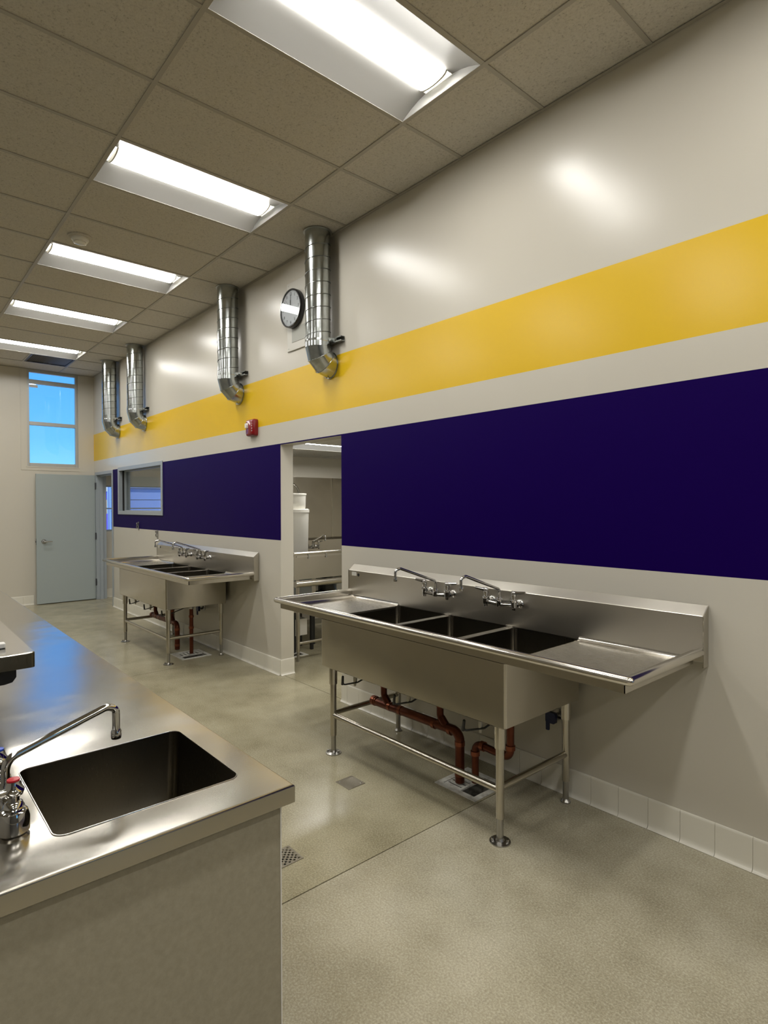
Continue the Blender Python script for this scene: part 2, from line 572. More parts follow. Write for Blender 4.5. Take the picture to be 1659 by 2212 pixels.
b = MB().box(XR, XF + 0.16, YL, YL + 0.16, 0, CZ + 0.02)
struct('wall_left', b, 'side', 'grey side wall across the room')
b = MB()
for c_ in cells(-WT, YL, 0, CZ + 0.02, [(0.5, 1.5, 1.0, 2.2)]):
    b.box(XR - 0.16, XR, *c_[0:2], *c_[2:4])
struct('wall_rear', b, 'back', 'grey wall with a daylight window', smooth=0)
for i, (y0, y1) in enumerate(((0.5, 1.5),)):
    b = MB()
    for q in ((y0, y0 + .05, 1, 2.2), (y1 - .05, y1, 1, 2.2), (y0 + .05, y1 - .05, 1, 1.05), (y0 + .05, y1 - .05, 2.15, 2.2)):
        b.box(XR - 0.1, XR - 0.04, *q)
    fr_ = struct('window_%d' % (4 + i), b, 'winframe', 'aluminium framed daylight window')
    obj('pane', MB().box(XR - 0.075, XR - 0.07, y0 + .05, y1 - .05, 1.05, 2.15), 'glass', fr_)

# ceiling deck, tiles and tees
b = MB().box(XR - 0.2, XF + 0.2, -WT, YL + 0.2, CZ + 0.16, CZ + 0.22)
ceil = struct('ceiling', b, 'void', 'suspended ceiling of speckled acoustic tiles in a tee grid', smooth=0)
rows_y = [(0.0, GY0)] + [(GY0 + k * TY, GY0 + (k + 1) * TY) for k in range(5)]   # row 5 ends on the side wall
k0 = int(math.floor((XR - GX0) / TX))
k1 = 14
LIT1 = {-9, -6, -3, 0, 3, 6, 9, 12}     # cells holding a troffer, row by the wall
tile_me = {}
tee_w = 0.024
def ceil_tile(x0, x1, y0, y1):
    key = (round(x1 - x0, 3), round(y1 - y0, 3))
    if key not in tile_me:
        hx, hy = key[0] / 2 - 0.0035, key[1] / 2 - 0.0035
        t_ = MB().box(-hx, hx, -hy, hy, 0.006, 0.022)
        o = obj('ceiling_tile', t_, 'tile', ceil, smooth=0)
        tile_me[key] = o.data
    else:
        o = bpy.data.objects.new('ceiling_tile', tile_me[key])
        COL.objects.link(o); o.parent = ceil
    o.location = ((x0 + x1) / 2, (y0 + y1) / 2, CZ)
VENT = (GX0 + 13 * TX, GX0 + 14 * TX, GY0, GY0 + TY / 2)
trof = []
for r_, (y0, y1) in enumerate(rows_y):
    for k in range(k0, k1 + 1):
        x0, x1 = GX0 + k * TX, GX0 + (k + 1) * TX
        if x0 < XR: x0 = XR
        if k == 14: x1 = XF
        if r_ in (1, 3) and k in LIT1:
            trof.append((GX0 + (k + .5) * TX, (y0 + y1) / 2, r_, k)); continue
        if r_ == 1 and k == 13:
            ceil_tile(x0, x1, GY0 + TY / 2, y1); continue
        ceil_tile(x0, x1, y0, y1)
for k in range(6):
    y = GY0 + k * TY
    if y < YL:
        obj('main_tee', MB().box(XR, XF, y - tee_w / 2, y + tee_w / 2, CZ, CZ + 0.03), 'tee', ceil, smooth=0)
ct = {}
for r_, (y0, y1) in enumerate(rows_y):
    ya, yb = y0 + (tee_w / 2 if r_ else 0), y1 - tee_w / 2
    for k in range(k0 + 1, k1 + 1):
        x = GX0 + k * TX
        key = round(yb - ya, 3)
        if key not in ct:
            o = obj('cross_tee', MB().box(-tee_w / 2, tee_w / 2, -key / 2, key / 2, 0.0005, 0.03), 'tee', ceil, smooth=0)
            ct[key] = o.data
        else:
            o = bpy.data.objects.new('cross_tee', ct[key]); COL.objects.link(o); o.parent = ceil
        o.location = (x, (ya + yb) / 2, CZ)
obj('cross_tee', MB().box(VENT[0] + .012, VENT[1] - .012, VENT[3] - .012, VENT[3] + .012, CZ + .0005, CZ + .03), 'tee', ceil, smooth=0)
# wall angle along the edges
b = MB().box(XR, XF, 0.0, 0.022, CZ - 0.0015, CZ + 0.001).box(XR, XF, 0.0, 0.002, CZ, CZ + 0.02)
struct('trim_2', b, 'tee', 'ceiling wall angle along the striped wall', smooth=0)
b = MB().box(XF - 0.022, XF, 0.022, YL, CZ - 0.0015, CZ + 0.001)
struct('trim_3', b, 'tee', 'ceiling wall angle along the end wall', smooth=0)

# cove base tiles
b = MB()
for a in ((XR, DW[0]), (DW[1], DR[0] - 0.02)):
    b.box(a[0], a[1], 0.0, 0.006, 0.0, 0.148)
base = struct('baseboard_right', b, 'grout', 'row of square cream cove base tiles', smooth=0)
tp = [(0.002, 0.0015), (0.026, 0.0015), (0.0205, 0.004), (0.0145, 0.010), (0.0115, 0.018), (0.0105, 0.03), (0.0105, 0.138), (0.0095, 0.145), (0.006, 0.15), (0.002, 0.15)]
btm = {}
def base_tiles(parent, a, b_, axis, off, sgn, step=0.153, start=None):
    x = a if start is None else start
    while x < b_ - 0.01:
        x1 = min(x + step, b_)
        w_ = round(x1 - x - 0.0025, 3)
        if w_ < 0.01:
            break
        key = (w_, axis, sgn)
        if key not in btm:
            mbx = MB()
            if axis == 'X':
                mbx.extr([(sgn * q[0], q[1]) for q in tp], 'X', -w_ / 2, w_ / 2)
            else:
                mbx.extr([(sgn * q[0], q[1]) for q in tp], 'Y', -w_ / 2, w_ / 2)
            o = obj('tile', mbx, 'basetile', parent, smooth=50)
            btm[key] = o.data
        else:
            o = bpy.data.objects.new('tile', btm[key]); COL.objects.link(o); o.parent = parent
        o.location = ((x + x1) / 2, off, 0) if axis == 'X' else (off, (x + x1) / 2, 0)
        x = x1
base_tiles(base, 0.86 - 0.153 * 10, DW[0], 'X', 0.0, 1)
base_tiles(base, DW[1], DR[0] - 0.025, 'X', 0.0, 1)
b = MB().box(DW[1] - 0.006, DW[1], -WT, 0.006, 0, 0.148)
bj = struct('baseboard_jamb', b, 'grout', 'cove base tile on the doorway pier', smooth=0)
base_tiles(bj, -WT, 0.012, 'Y', DW[1], -1)
b = MB().box(XF - 0.006, XF, 0.95, YL, 0, 0.148)
bf = struct('baseboard_far', b, 'grout', 'row of cream cove base tiles under the high window', smooth=0)
base_tiles(bf, 0.93, YL, 'Y', XF, -1)

# ---- far high window
GXf = XF + 0.05
def zat(px, y):   # not used at run time; kept values below are measured
    return 0
b = MB()
fx0, fx1 = XF + 0.025, XF + 0.085
b.box(fx0, fx1, 0.245, 0.282, 2.262, CZ + .02); b.box(fx0, fx1, 0.963, 1.0, 2.262, CZ + .02)
b.box(fx0, fx1, 0.282, 0.963, 2.262, 2.318); b.box(fx0, fx1, 0.282, 0.963, 3.80, CZ + .02)
b.box(fx0, fx1, 0.282, 0.963, 2.937, 2.996); b.box(fx0, fx1, 0.282, 0.963, 3.617, 3.683)
win1 = struct('window_1', b, 'winframe', 'tall narrow window high on the end wall, three panes of blue sky', bev=0.003)
for z0, z1 in ((2.318, 2.937), (2.996, 3.617), (3.683, 3.80)):
    obj('pane', MB().box(GXf, GXf + 0.005, 0.282, 0.963, z0, z1), 'glass', win1, smooth=0)
obj('sticker', MB().box(GXf - 0.002, GXf - 0.0005, 0.835, 0.955, 3.555, 3.60), 'sticker', win1, smooth=0)
b = MB()
for q in ((5.05, 5.087, 2.262, CZ), (5.813, 5.85, 2.262, CZ), (5.087, 5.813, 2.262, 2.318), (5.087, 5.813, 3.80, CZ), (5.087, 5.813, 2.937, 2.996)):
    b.box(fx0, fx1, *q)
win5 = struct('window_5', b, 'winframe', 'second tall high window at the other end of the end wall')
obj('pane', MB().box(GXf, GXf + .005, 5.087, 5.813, 2.318, 3.80), 'glass', win5, smooth=0)
obj('sill', MB().box(XF - 0.004, XF + 0.025, 0.225, 1.02, 2.245, 2.262), 'jamb', win1, smooth=0, bev=0.003)

# ---- borrowed-light window in the purple panel
b = MB()
x0, x1, z0, z1 = 7.765, 9.635, 1.478, 2.205
fw = 0.055
def frame4(b, y0, y1, x0, x1, z0, z1, fw):
    b.box(x0, x0 + fw, y0, y1, z0, z1); b.box(x1 - fw, x1, y0, y1, z0, z1)
    b.box(x0 + fw, x1 - fw, y0, y1, z0, z0 + fw); b.box(x0 + fw, x1 - fw, y0, y1, z1 - fw, z1)
frame4(b, 0.001, 0.014, x0, x1, z0, z1, fw)
frame4(b, -0.16, 0.001, x0 + 0.037, x1 - 0.037, z0 + 0.03, z1 - 0.032, 0.018)
win2 = struct('window_2', b, 'frame', 'grey framed interior window in the purple panel above the far sink', bev=0.003)
b = MB()
frame4(b, -0.105, -0.065, x0 + fw, x1 - fw, z0 + 0.048, z1 - 0.05, 0.016)
obj('glazing_stop', b, 'frame', win2, bev=0.002)
obj('gasket', MB().box(9.562, 9.579, -0.064, -0.040, z0 + .05, z1 - .052), 'black', win2, smooth=0)
obj('pane', MB().box(x0 + fw, x1 - fw, -0.088, -0.082, z0 + 0.05, z1 - 0.05), 'glass', win2, smooth=0)

# ---- far door: frame in the wall, leaf swung open against the end wall
b = MB()
x0, x1, zt = 9.905, 10.885, 2.185
b.box(x0, x0 + 0.05, 0.001, 0.013, 0, zt); b.box(x1 - 0.05, x1, 0.001, 0.013, 0, zt); b.box(x0 + .05, x1 - .05, 0.001, 0.013, zt - 0.05, zt)
b.box(x0 + .02, x0 + .05, -0.155, 0.001, 0, zt - .02); b.box(x1 - .05, x1 - .02, -0.155, 0.001, 0, zt - .02); b.box(x0 + .05, x1 - .05, -0.155, 0.001, zt - .05, zt - .02)
b.box(x0 + .05, x0 + .066, -0.10, -0.05, 0, zt - .05); b.box(x1 - .066, x1 - .05, -0.10, -0.05, 0, zt - .05); b.box(x0 + .066, x1 - .066, -0.10, -0.05, zt - .066, zt - .05)
door = struct('door_1', b, 'frame', 'pale grey flush door standing open against the end wall', bev=0.002)
obj('door_leaf', MB().box(10.862, 10.906, 0.016, 0.905, 0.012, 2.135), 'door', door, bev=0.002)
for z in (0.30, 1.09, 1.95):
    b = MB().tube([(10.846, 0.016, z - .06), (10.846, 0.016, z + .06)], 0.010, 10)
    b.box(10.835, 10.861, 0.004, 0.012, z - .057, z + .057)
    obj('hinge', b, 'dkmetal', door)
b = MB().lathe([(0.001, 0), (0.036, 0.0), (0.036, -0.006), (0.03, -0.014), (0.016, -0.016), (0.015, -0.05)], (10.862, 0.80, 1.03), 'X', 20)
b.tube(fillet([(10.815, 0.80, 1.03), (10.805, 0.80, 1.03), (10.805, 0.76, 1.03), (10.805, 0.685, 1.028)], 0.012), [0.012] * 8 + [0.011, 0.009], 10)
obj('lever_handle', b, 'satin', door)
obj('latch_plate', MB().box(10.872, 10.896, 0.904, 0.9075, 0.98, 1.08).box(10.879, 10.889, 0.9075, 0.916, 1.015, 1.045), 'dkmetal', door)

# ---- rooms beyond the striped wall
DX = 6.9                               # dish-room end wall
b = MB().box(DX, DX + 0.12, -3.3, -WT, 0, 2.6)
struct('wall_dishroom_end', b, 'cream', 'cream end wall of the dish room', smooth=0)
b = MB().box(2.8, XF, -3.42, -3.3, 0, 2.6)
struct('wall_dishroom_side', b, 'cream', 'cream back wall of the rooms beyond', smooth=0)
b = MB().box(2.8, 2.92, -3.3, -WT, 0, 2.6)
struct('wall_dishroom_near', b, 'cream', 'cream near wall of the dish room', smooth=0)
b = MB()
for c_ in cells(2.8, DX + .12, -3.3, -WT, [(5.35, 5.96, -1.88, -.66), (3.52, 4.13, -1.88, -.66)]):
    b.box(*c_, 2.29, 2.34)
dc = struct('ceiling_dishroom', b, 'tee', 'low ceiling of the dish room', smooth=0)
for i in range(6):
    for j in range(3):
        xa = 5.35 + 0.61 * (2 - i); ya = -0.66 + 1.22 * (1 - j)
        yb2 = max(ya - 1.22, -3.3); ya = min(ya, -WT); xb2 = min(xa + .61, DX)
        if xa > 2.92 and not (i in (2, 5) and j == 1):
            obj('ceiling_tile', MB().box(xa + .012, xb2 - .012, yb2 + .012, ya - .012, 2.2805, 2.289), 'tile', dc, smooth=0)
b = MB().box(DX + .12, XF, -3.3, -WT, 2.44, 2.5)
struct('ceiling_side_room', b, 'tile', 'low ceiling of the side room', smooth=0)
# window of the side room in the end wall
b = MB()
y0, y1, z0, z1 = -1.55, -0.16, 1.16, 1.965
for q in ((y0, y0 + .035, z0, z1), (y1 - .02, y1, z0, z1), (y0 + .035, y1 - .02, z0, z0 + .03), (y0 + .035, y1 - .02, z1 - .02, z1), (y0 + .035, y1 - .02, 1.553, 1.573)):
    b.box(XF + 0.03, XF + 0.09, *q)
win3 = struct('window_3', b, 'frame', 'daylight window of the side room seen through door and interior window', smooth=0)
for za, zb in ((z0 + .03, 1.553), (1.573, z1 - .02)):
    obj('pane', MB().box(XF + .055, XF + .06, y0 + .035, y1 - .02, za, zb), 'glass', win3, smooth=0)
b = MB().box(XF - .006, XF, -3.3, -WT, 0, 0.148)
bs2 = struct('baseboard_side_room', b, 'grout', 'cove base tiles in the side room', smooth=0)
base_tiles(bs2, -1.5, -WT, 'Y', XF, -1)

# ================================================================= THINGS
# ---- ceiling troffers
def make_troffer(loc, label, group):
    t = thing('troffer_light', label, 'light', loc, group)
    hx, hy = TX / 2 - 0.013, TY / 2 - 0.013
    W = [(-hx, 0.0), (-0.26, 0.016), (-0.21, 0.036), (-0.155, 0.052), (-0.098, 0.060)]
    # side wings
    ye = hy - 0.003
    full = W + [(-x, z) for x, z in reversed(W)]
    for s in (-1, 1):
        prof = [(s * abs(x), z) for x, z in W]
        obj('reflector_wing', MB().loft([[(x, -ye, z) for x, z in prof], [(x, ye, z) for x, z in prof]], close=False), 'reflector', t, smooth=60)
    # sloped ends
    for s in (-1, 1):
        obj('end_reflector', MB().loft([[(x, s * (ye + .001), z) for x, z in full], [(x, s * (ye + .001), 0.0) for x, z in full]], close=False), 'white_enamel', t, smooth=60)
    # housing above and flange
    b = MB().box(-hx, hx, -hy, hy, 0.075, 0.10)
    b.box(-hx, -hx + .002, -hy, hy, 0, .075).box(hx - .002, hx, -hy, hy, 0, .075).box(-hx, hx, -hy, -hy + .002, 0, .075).box(-hx, hx, hy - .002, hy, 0, .075)
    obj('housing', b, 'white_enamel', t, smooth=0)
    # lit lens, bellied down
    prof = []
    for i in range(13):
        a = PI * i / 12
        prof.append((-0.098 * math.cos(a), 0.062 - 0.030 * math.sin(a)))
    yl = ye - 0.050
    b = MB().loft([[(x, -yl, z) for x, z in prof], [(x, yl, z) for x, z in prof]], close=False)
    obj('lens', b, 'lens', t, smooth=60)
    for s in (-1, 1):
        o2 = [(x * 1.03, 0.062 - (0.062 - z) * 1.06) for x, z in prof]
        b = MB().loft([[(x, s * yl, z) for x, z in o2], [(x, s * (yl + 0.010), z) for x, z in o2]], close=False)
        b.quad(*[(x, s * (yl + 0.010), z) for x, z in o2])
        obj('lens_end_cap', b, 'plate', t, smooth=60)
    return t
order = {0: 'nearest, cut by the top of the picture', 3: 'second from the top of the picture', 6: 'third, beside the round detector', 9: 'fourth of the row', 12: 'farthest, against the dark return grille'}
proto = None
def copy_thing(src, loc, label, group=None, children=True):
    r = src.copy(); COL.objects.link(r); r.location = loc; r['label'] = label
    if group: r['group'] = group
    for ch in list(src.children):
        c2 = ch.copy(); COL.objects.link(c2); c2.parent = r
        for g in list(ch.children):
            d2 = g.copy(); COL.objects.link(d2); d2.parent = c2
    return r
for (x, y, r_, k) in trof:
    if r_ == 1 and k in order:
        lab = 'recessed ceiling light with a bright curved lens, ' + order[k]
        grp = 'recessed ceiling lights along the striped wall'
    else:
        nth = ['first', 'second', 'third', 'fourth', 'fifth', 'sixth', 'seventh', 'eighth'][(12 - k) // 3]
        lab = 'recessed ceiling light out of view in the %s row, %s from the end wall' % ({1: 'striped wall', 3: 'middle', 5: 'opposite wall'}[r_], nth)
        grp = 'recessed ceiling lights outside the view'
    if proto is None:
        proto = make_troffer((x, y, CZ), lab, grp)
    else:
        copy_thing(proto, (x, y, CZ), lab, grp)

# dish-room light
copy_thing(proto, (5.655, -1.27, 2.281), 'bright linear ceiling light seen through the doorway', 'dish room lights')
copy_thing(proto, (3.825, -1.27, 2.281), 'added unseen ceiling light brightening the dish room beside the doorway', 'dish room lights')  # extra lamp added out of view to brighten the dish table end
copy_thing(proto, (8.9, -2.3, 2.336), 'ceiling light of the side room behind the interior window', 'side room lights')

# ---- return grille
t = thing('return_grille', 'dark square return air grille in the ceiling near the end wall', 'vent', ((VENT[0] + VENT[1]) / 2, (VENT[2] + VENT[3]) / 2, CZ))
h = 0.29
b = MB()
for q in ((-h, h, -h, -h + .02), (-h, h, h - .02, h), (-h, -h + .02, -h + .02, h - .02), (h - .02, h, -h + .02, h - .02)):
    b.box(*q, 0.0, 0.012)
obj('frame', b, 'dkmetal', t)
sl = None
for i in range(22):
    y = -h + .035 + i * 0.0245
    if sl is None:
        o = obj('slat', MB().add([(-h + .02, -.006, .002), (h - .02, -.006, .002), (h - .02, .006, .014), (-h + .02, .006, .014)], [(0, 1, 2, 3)]), 'dkmetal', t, smooth=0)
        sl = o.data
    else:
        o = bpy.data.objects.new('slat', sl); COL.objects.link(o); o.parent = t
    o.location = (0, y, 0)
obj('backing', MB().box(-h + .02, h - .02, -h + .02, h - .02, .03, .035), 'void', t, smooth=0)

# ---- ceiling detector
t = thing('smoke_detector', 'round white domed detector on a ceiling tile between two lights', 'smoke detector', (5.34, 1.575, CZ))
obj('base', MB().lathe([(0.001, .006), (0.093, .006), (0.093, -.004), (0.086, -.010), (0.001, -.010)], n=32), 'tile', t)
obj('dome', MB().lathe([(0.066, -.010), (0.066, -.022), (0.055, -.036), (0.030, -.043), (0.001, -.044)], n=28), 'white_enamel', t)
obj('sensor_ring', MB().lathe([(0.045, -.036), (0.05, -.046), (0.04, -.052), (0.018, -.054), (0.001, -.054)], n=24), 'clear', t)

# ---- galvanised ducts
RD = 0.103
YD = 0.128
def make_duct(x, label):
    t = thing('round_duct', label, 'duct', (x, YD, CZ), 'galvanised ducts dropping from the ceiling into the wall')
    zt = 2.925 - CZ
    b = MB().lathe([(RD, 0.004), (RD, zt)], n=40, closed_ends=False)
    obj('pipe', b, 'galv', t, smooth=60)
    # spiral seam as a raised helix
    pts = []
    turns, n = 8, 28
    z0, z1 = -0.07, zt + 0.035
    for i in range(turns * n + 1):
        a = 2 * PI * i / n
        z = z0 + (z1 - z0) * i / (turns * n)
        pts.append(((RD + 0.0005) * math.cos(a), -(RD + 0.0005) * math.sin(a), z))
    obj('spiral_seam', MB().tube(pts, 0.0036, 5), 'seam', t, smooth=60)
    obj('ceiling_ring', MB().lathe([(RD + .001, -.004), (RD + .014, -.004), (RD + .014, 0.0), (RD + .001, 0.0)], n=40, closed_ends=False), 'strut', t)
    # collar and gored elbow into the wall
    ze = zt - 0.008
    obj('collar', MB().lathe([(RD, zt + .03), (RD + .004, zt + .028), (RD + .005, zt + .012), (RD + .003, zt + .010), (RD + .003, zt - .03), (RD, zt - .03)], n=40, closed_ends=False), 'galv', t, smooth=40)
    Rb = YD - 0.004               # bend radius: centre line ends at the wall
    zc = zt - 0.03
    def ring(a, r=RD + 0.0015):
        # bend in the plane y-z, centre of bend at (y=-Rb, z=zc)
        cy, cz = -Rb + Rb * math.cos(a), zc - Rb * math.sin(a)
        out_ = Vector((0, math.cos(a), -math.sin(a)))
        return [(r * math.cos(2 * PI * k / 40), cy + out_.y * r * math.sin(2 * PI * k / 40), cz + out_.z * r * math.sin(2 * PI * k / 40)) for k in range(40)]
    angs = [0, 30, 60, 90]
    for i in range(3):
        a0, a1 = math.radians(angs[i]), math.radians(angs[i + 1])
        obj('elbow_gore', MB().loft([ring(a0), ring(a1)]), 'galv', t, smooth=60)
    for a in angs[1:3]:
        rr_ = ring(math.radians(a), RD + 0.0025)
        obj('gore_seam', MB().tube(rr_ + [rr_[0]], 0.0032, 6), 'galv', t, smooth=60)
    fl = MB().lathe([(RD + .002, -YD + .012), (RD + .008, -YD + .010), (RD + .008, -YD + .002), (RD + .002, -YD + .002)], (0, 0, zc - Rb), 'Y', 40, False)
    obj('wall_flange', fl, 'galv', t)
    obj('screw', MB().lathe([(.001, -.012), (.006, -.010), (.006, 0), (.001, 0)], (0.0, -YD + .03, zc - Rb - RD - .001), 'Z', 8), 'strut', t)
    # strut channel on the wall and pipe strap
    zs = 2.955 - CZ
    y0 = -YD + 0.001
    b = MB()
    b.box(-.195, .195, y0, y0 + .003, zs - .0205, zs + .0205)
    b.box(-.195, .195, y0 + .003, y0 + .041, zs - .0205, zs - .0180)
    b.box(-.195, .195, y0 + .003, y0 + .041, zs + .0180, zs + .0205)
    b.box(-.195, .195, y0 + .0385, y0 + .041, zs - .0180, zs - .011)
    b.box(-.195, .195, y0 + .0385, y0 + .041, zs + .011, zs + .0180)
    obj('strut_channel', b, 'strut', t, smooth=0)
    b = MB()
    ins, outs = [], []
    for i in range(25):
        a = math.radians(-20 + 220 * i / 24)
        ins.append((RD + .001) * Vector((math.cos(a), math.sin(a), 0)))
        outs.append((RD + .004) * Vector((math.cos(a), math.sin(a), 0)))
    lo = [[(p.x, p.y, zs + dz) for p in pr] for pr, dz in ((ins, -.014), (ins, .014), (outs, .014), (outs, -.014), (ins, -.014))]
    b.loft(lo, close=False)
    for s in (-1, 1):
        xa = s * RD * math.cos(math.radians(20))
        b.box(xa - .002, xa + s * .003, -.086, -.03, zs - .014, zs + .014)
        b.box(xa, xa + s * .04, -.0865, -.0835, zs - .014, zs + .014)
    obj('pipe_strap', b, 'galv', t, smooth=40)
    for s in (-1, 1):
        obj('strap_bolt', MB().lathe([(.0005, .012), (.008, .012), (.008, 0), (.0005, 0)], (s * .122, -.0835, zs), 'Y', 6), 'chrome', t)
    return t
d1 = make_duct(3.985, 'galvanised duct elbow nearest the doorway, half hiding the wall clock')
for x, lab in ((5.604, 'galvanised duct elbow above the red fire alarm'), (8.445, 'galvanised duct elbow above the interior window, third along the wall'), (9.625, 'galvanised duct elbow farthest, by the high window corner')):
    copy_thing(d1, (x, YD, CZ), lab)

# ---- clock and its back plate
t = thing('speaker_plate', 'off-white wall plate with grey speaker square under the clock', 'speaker', (4.445, 0.001, 3.32))
obj('plate', MB().box(-.20, .20, 0, .012, -.31, .31), 'plate', t, bev=0.003)
obj('speaker_grille', MB().box(-.115, .115, .012, .015, -.24, -.11), 'grille', t, smooth=0)
for sx_ in (-1, 1):
    for sz in (-1, 1):
        obj('screw', MB().lathe([(.0005, .014), (.005, .014), (.005, .012), (.0005, .012)], (sx_ * .175, 0, sz * .285), 'Y', 10), 'strut', t)
t = thing('wall_clock', 'round black rimmed wall clock partly hidden by the nearest duct', 'clock', (4.515, 0.0135, 3.372))
R = 0.172
obj('case', MB().lathe([(0.01, 0), (R - .006, 0), (R, .006), (R, .046), (R - .004, .052), (R - .014, .052), (R - .016, .040), (0.01, .040)], n=48, axis='Y'), 'black_gloss', t, smooth=40)
obj('face', MB().lathe([(0.0005, .0405), (R - .0165, .0405), (R - .0165, .0415), (0.0005, .0415)], n=48, axis='Y'), 'clockface', t)
# seen from the room (+Y) the +X side is on the left
for hnum in range(1, 13):
    a = 2 * PI * hnum / 12
    text('numeral', str(hnum), 0.036, t, 'ink', (-math.sin(a) * .125, .042, math.cos(a) * .125), (PI / 2, 0, PI))
b = MB()
for k in range(60):
    a = 2 * PI * k / 60
    r0 = .143 if k % 5 else .139
    ca, sa = math.cos(a), math.sin(a)
    wv = .0012 if k % 5 else .0022
    b.quad((-sa * r0 - ca * wv, .0421, ca * r0 - sa * wv), (-sa * .150 - ca * wv, .0421, ca * .150 - sa * wv), (-sa * .150 + ca * wv, .0421, ca * .150 + sa * wv), (-sa * r0 + ca * wv, .0421, ca * r0 + sa * wv))
obj('minute_marks', b, 'ink', t, smooth=0)
def hand(name, ang, ln, wd, y, mt='ink', tail=.03):
    a = math.radians(ang)
    d = Vector((-math.sin(a), 0, math.cos(a))); n_ = Vector((d.z, 0, -d.x))
    b = MB()
    p = [d * -tail - n_ * wd, d * -tail + n_ * wd, d * ln + n_ * wd * .6, d * ln - n_ * wd * .6]
    b.loft([[(q.x, y, q.z) for q in p], [(q.x, y + .001, q.z) for q in p]], cap0=True, cap1=True)
    obj(name, b, mt, t, smooth=0)
hand('hour_hand', 354, .075, .005, .0435)
hand('minute_hand', 2, .115, .0035, .0455)
hand('second_hand', 318, .12, .0012, .0475)
obj('lens', MB().lathe([(0.0005, .0490), (R - .015, .0490), (R - .015, .0500), (0.0005, .0500)], n=48, axis='Y'), 'glass', t)

# ---- fire alarm
t = thing('fire_alarm', 'red fire alarm strobe on the yellow band edge', 'alarm', (5.298, 0.001, 2.385))
prof = rrect(-.082, .082, -.084, .084, .022, 5)
b = MB().loft([[(x, 0, z) for x, z in prof], [(x, .030, z) for x, z in prof], [(x * .93, .048, z * .93) for x, z in prof], [(x * .80, .056, z * .82) for x, z in prof]], cap0=True, cap1=True)
obj('housing', b, 'red', t, smooth=50)
b = MB().loft([[(.045 + x, .054, .022 + z) for x, z in rrect(-.022, .022, -.03, .03, .012)], [(.045 + x * .7, .072, .022 + z * .75) for x, z in rrect(-.022, .022, -.03, .03, .012)]], cap0=True, cap1=True)
obj('strobe_lens', b, 'clear', t, smooth=50)
for i, ch in enumerate('FIRE'):
    text('letter', ch, 0.026, t, 'white', (-.054, .0562, .036 - .024 * i), (PI / 2, PI / 2, PI))

# ---- two chrome wall holders
def make_holder(loc, label):
    t = thing('wall_hook', label, 'hook', loc, 'chrome wall hooks by the far sink')
    obj('back_plate', MB().extr(rrect(-.016, .016, -.06, .06, .012), 'Y', 0.001, .007), 'satin', t)
    b = MB().tube(fillet([(0, .007, .02), (0, .024, .012), (0, .026, -.022), (0, .007, -.034)], .010), .009, 10)
    b.lathe([(.0005, .016), (.012, .012), (.015, 0), (.012, -.012), (.0005, -.016)], (0, .022, .034), 'Z', 14)
    obj('prong', b, 'chrome', t)
    return t
h1 = make_holder((8.72, 0, 1.318), 'chrome wall hook under the interior window, left of the pair')
copy_thing(h1, (7.97, 0, 1.222), 'chrome wall hook just above the far sink, right of the pair')

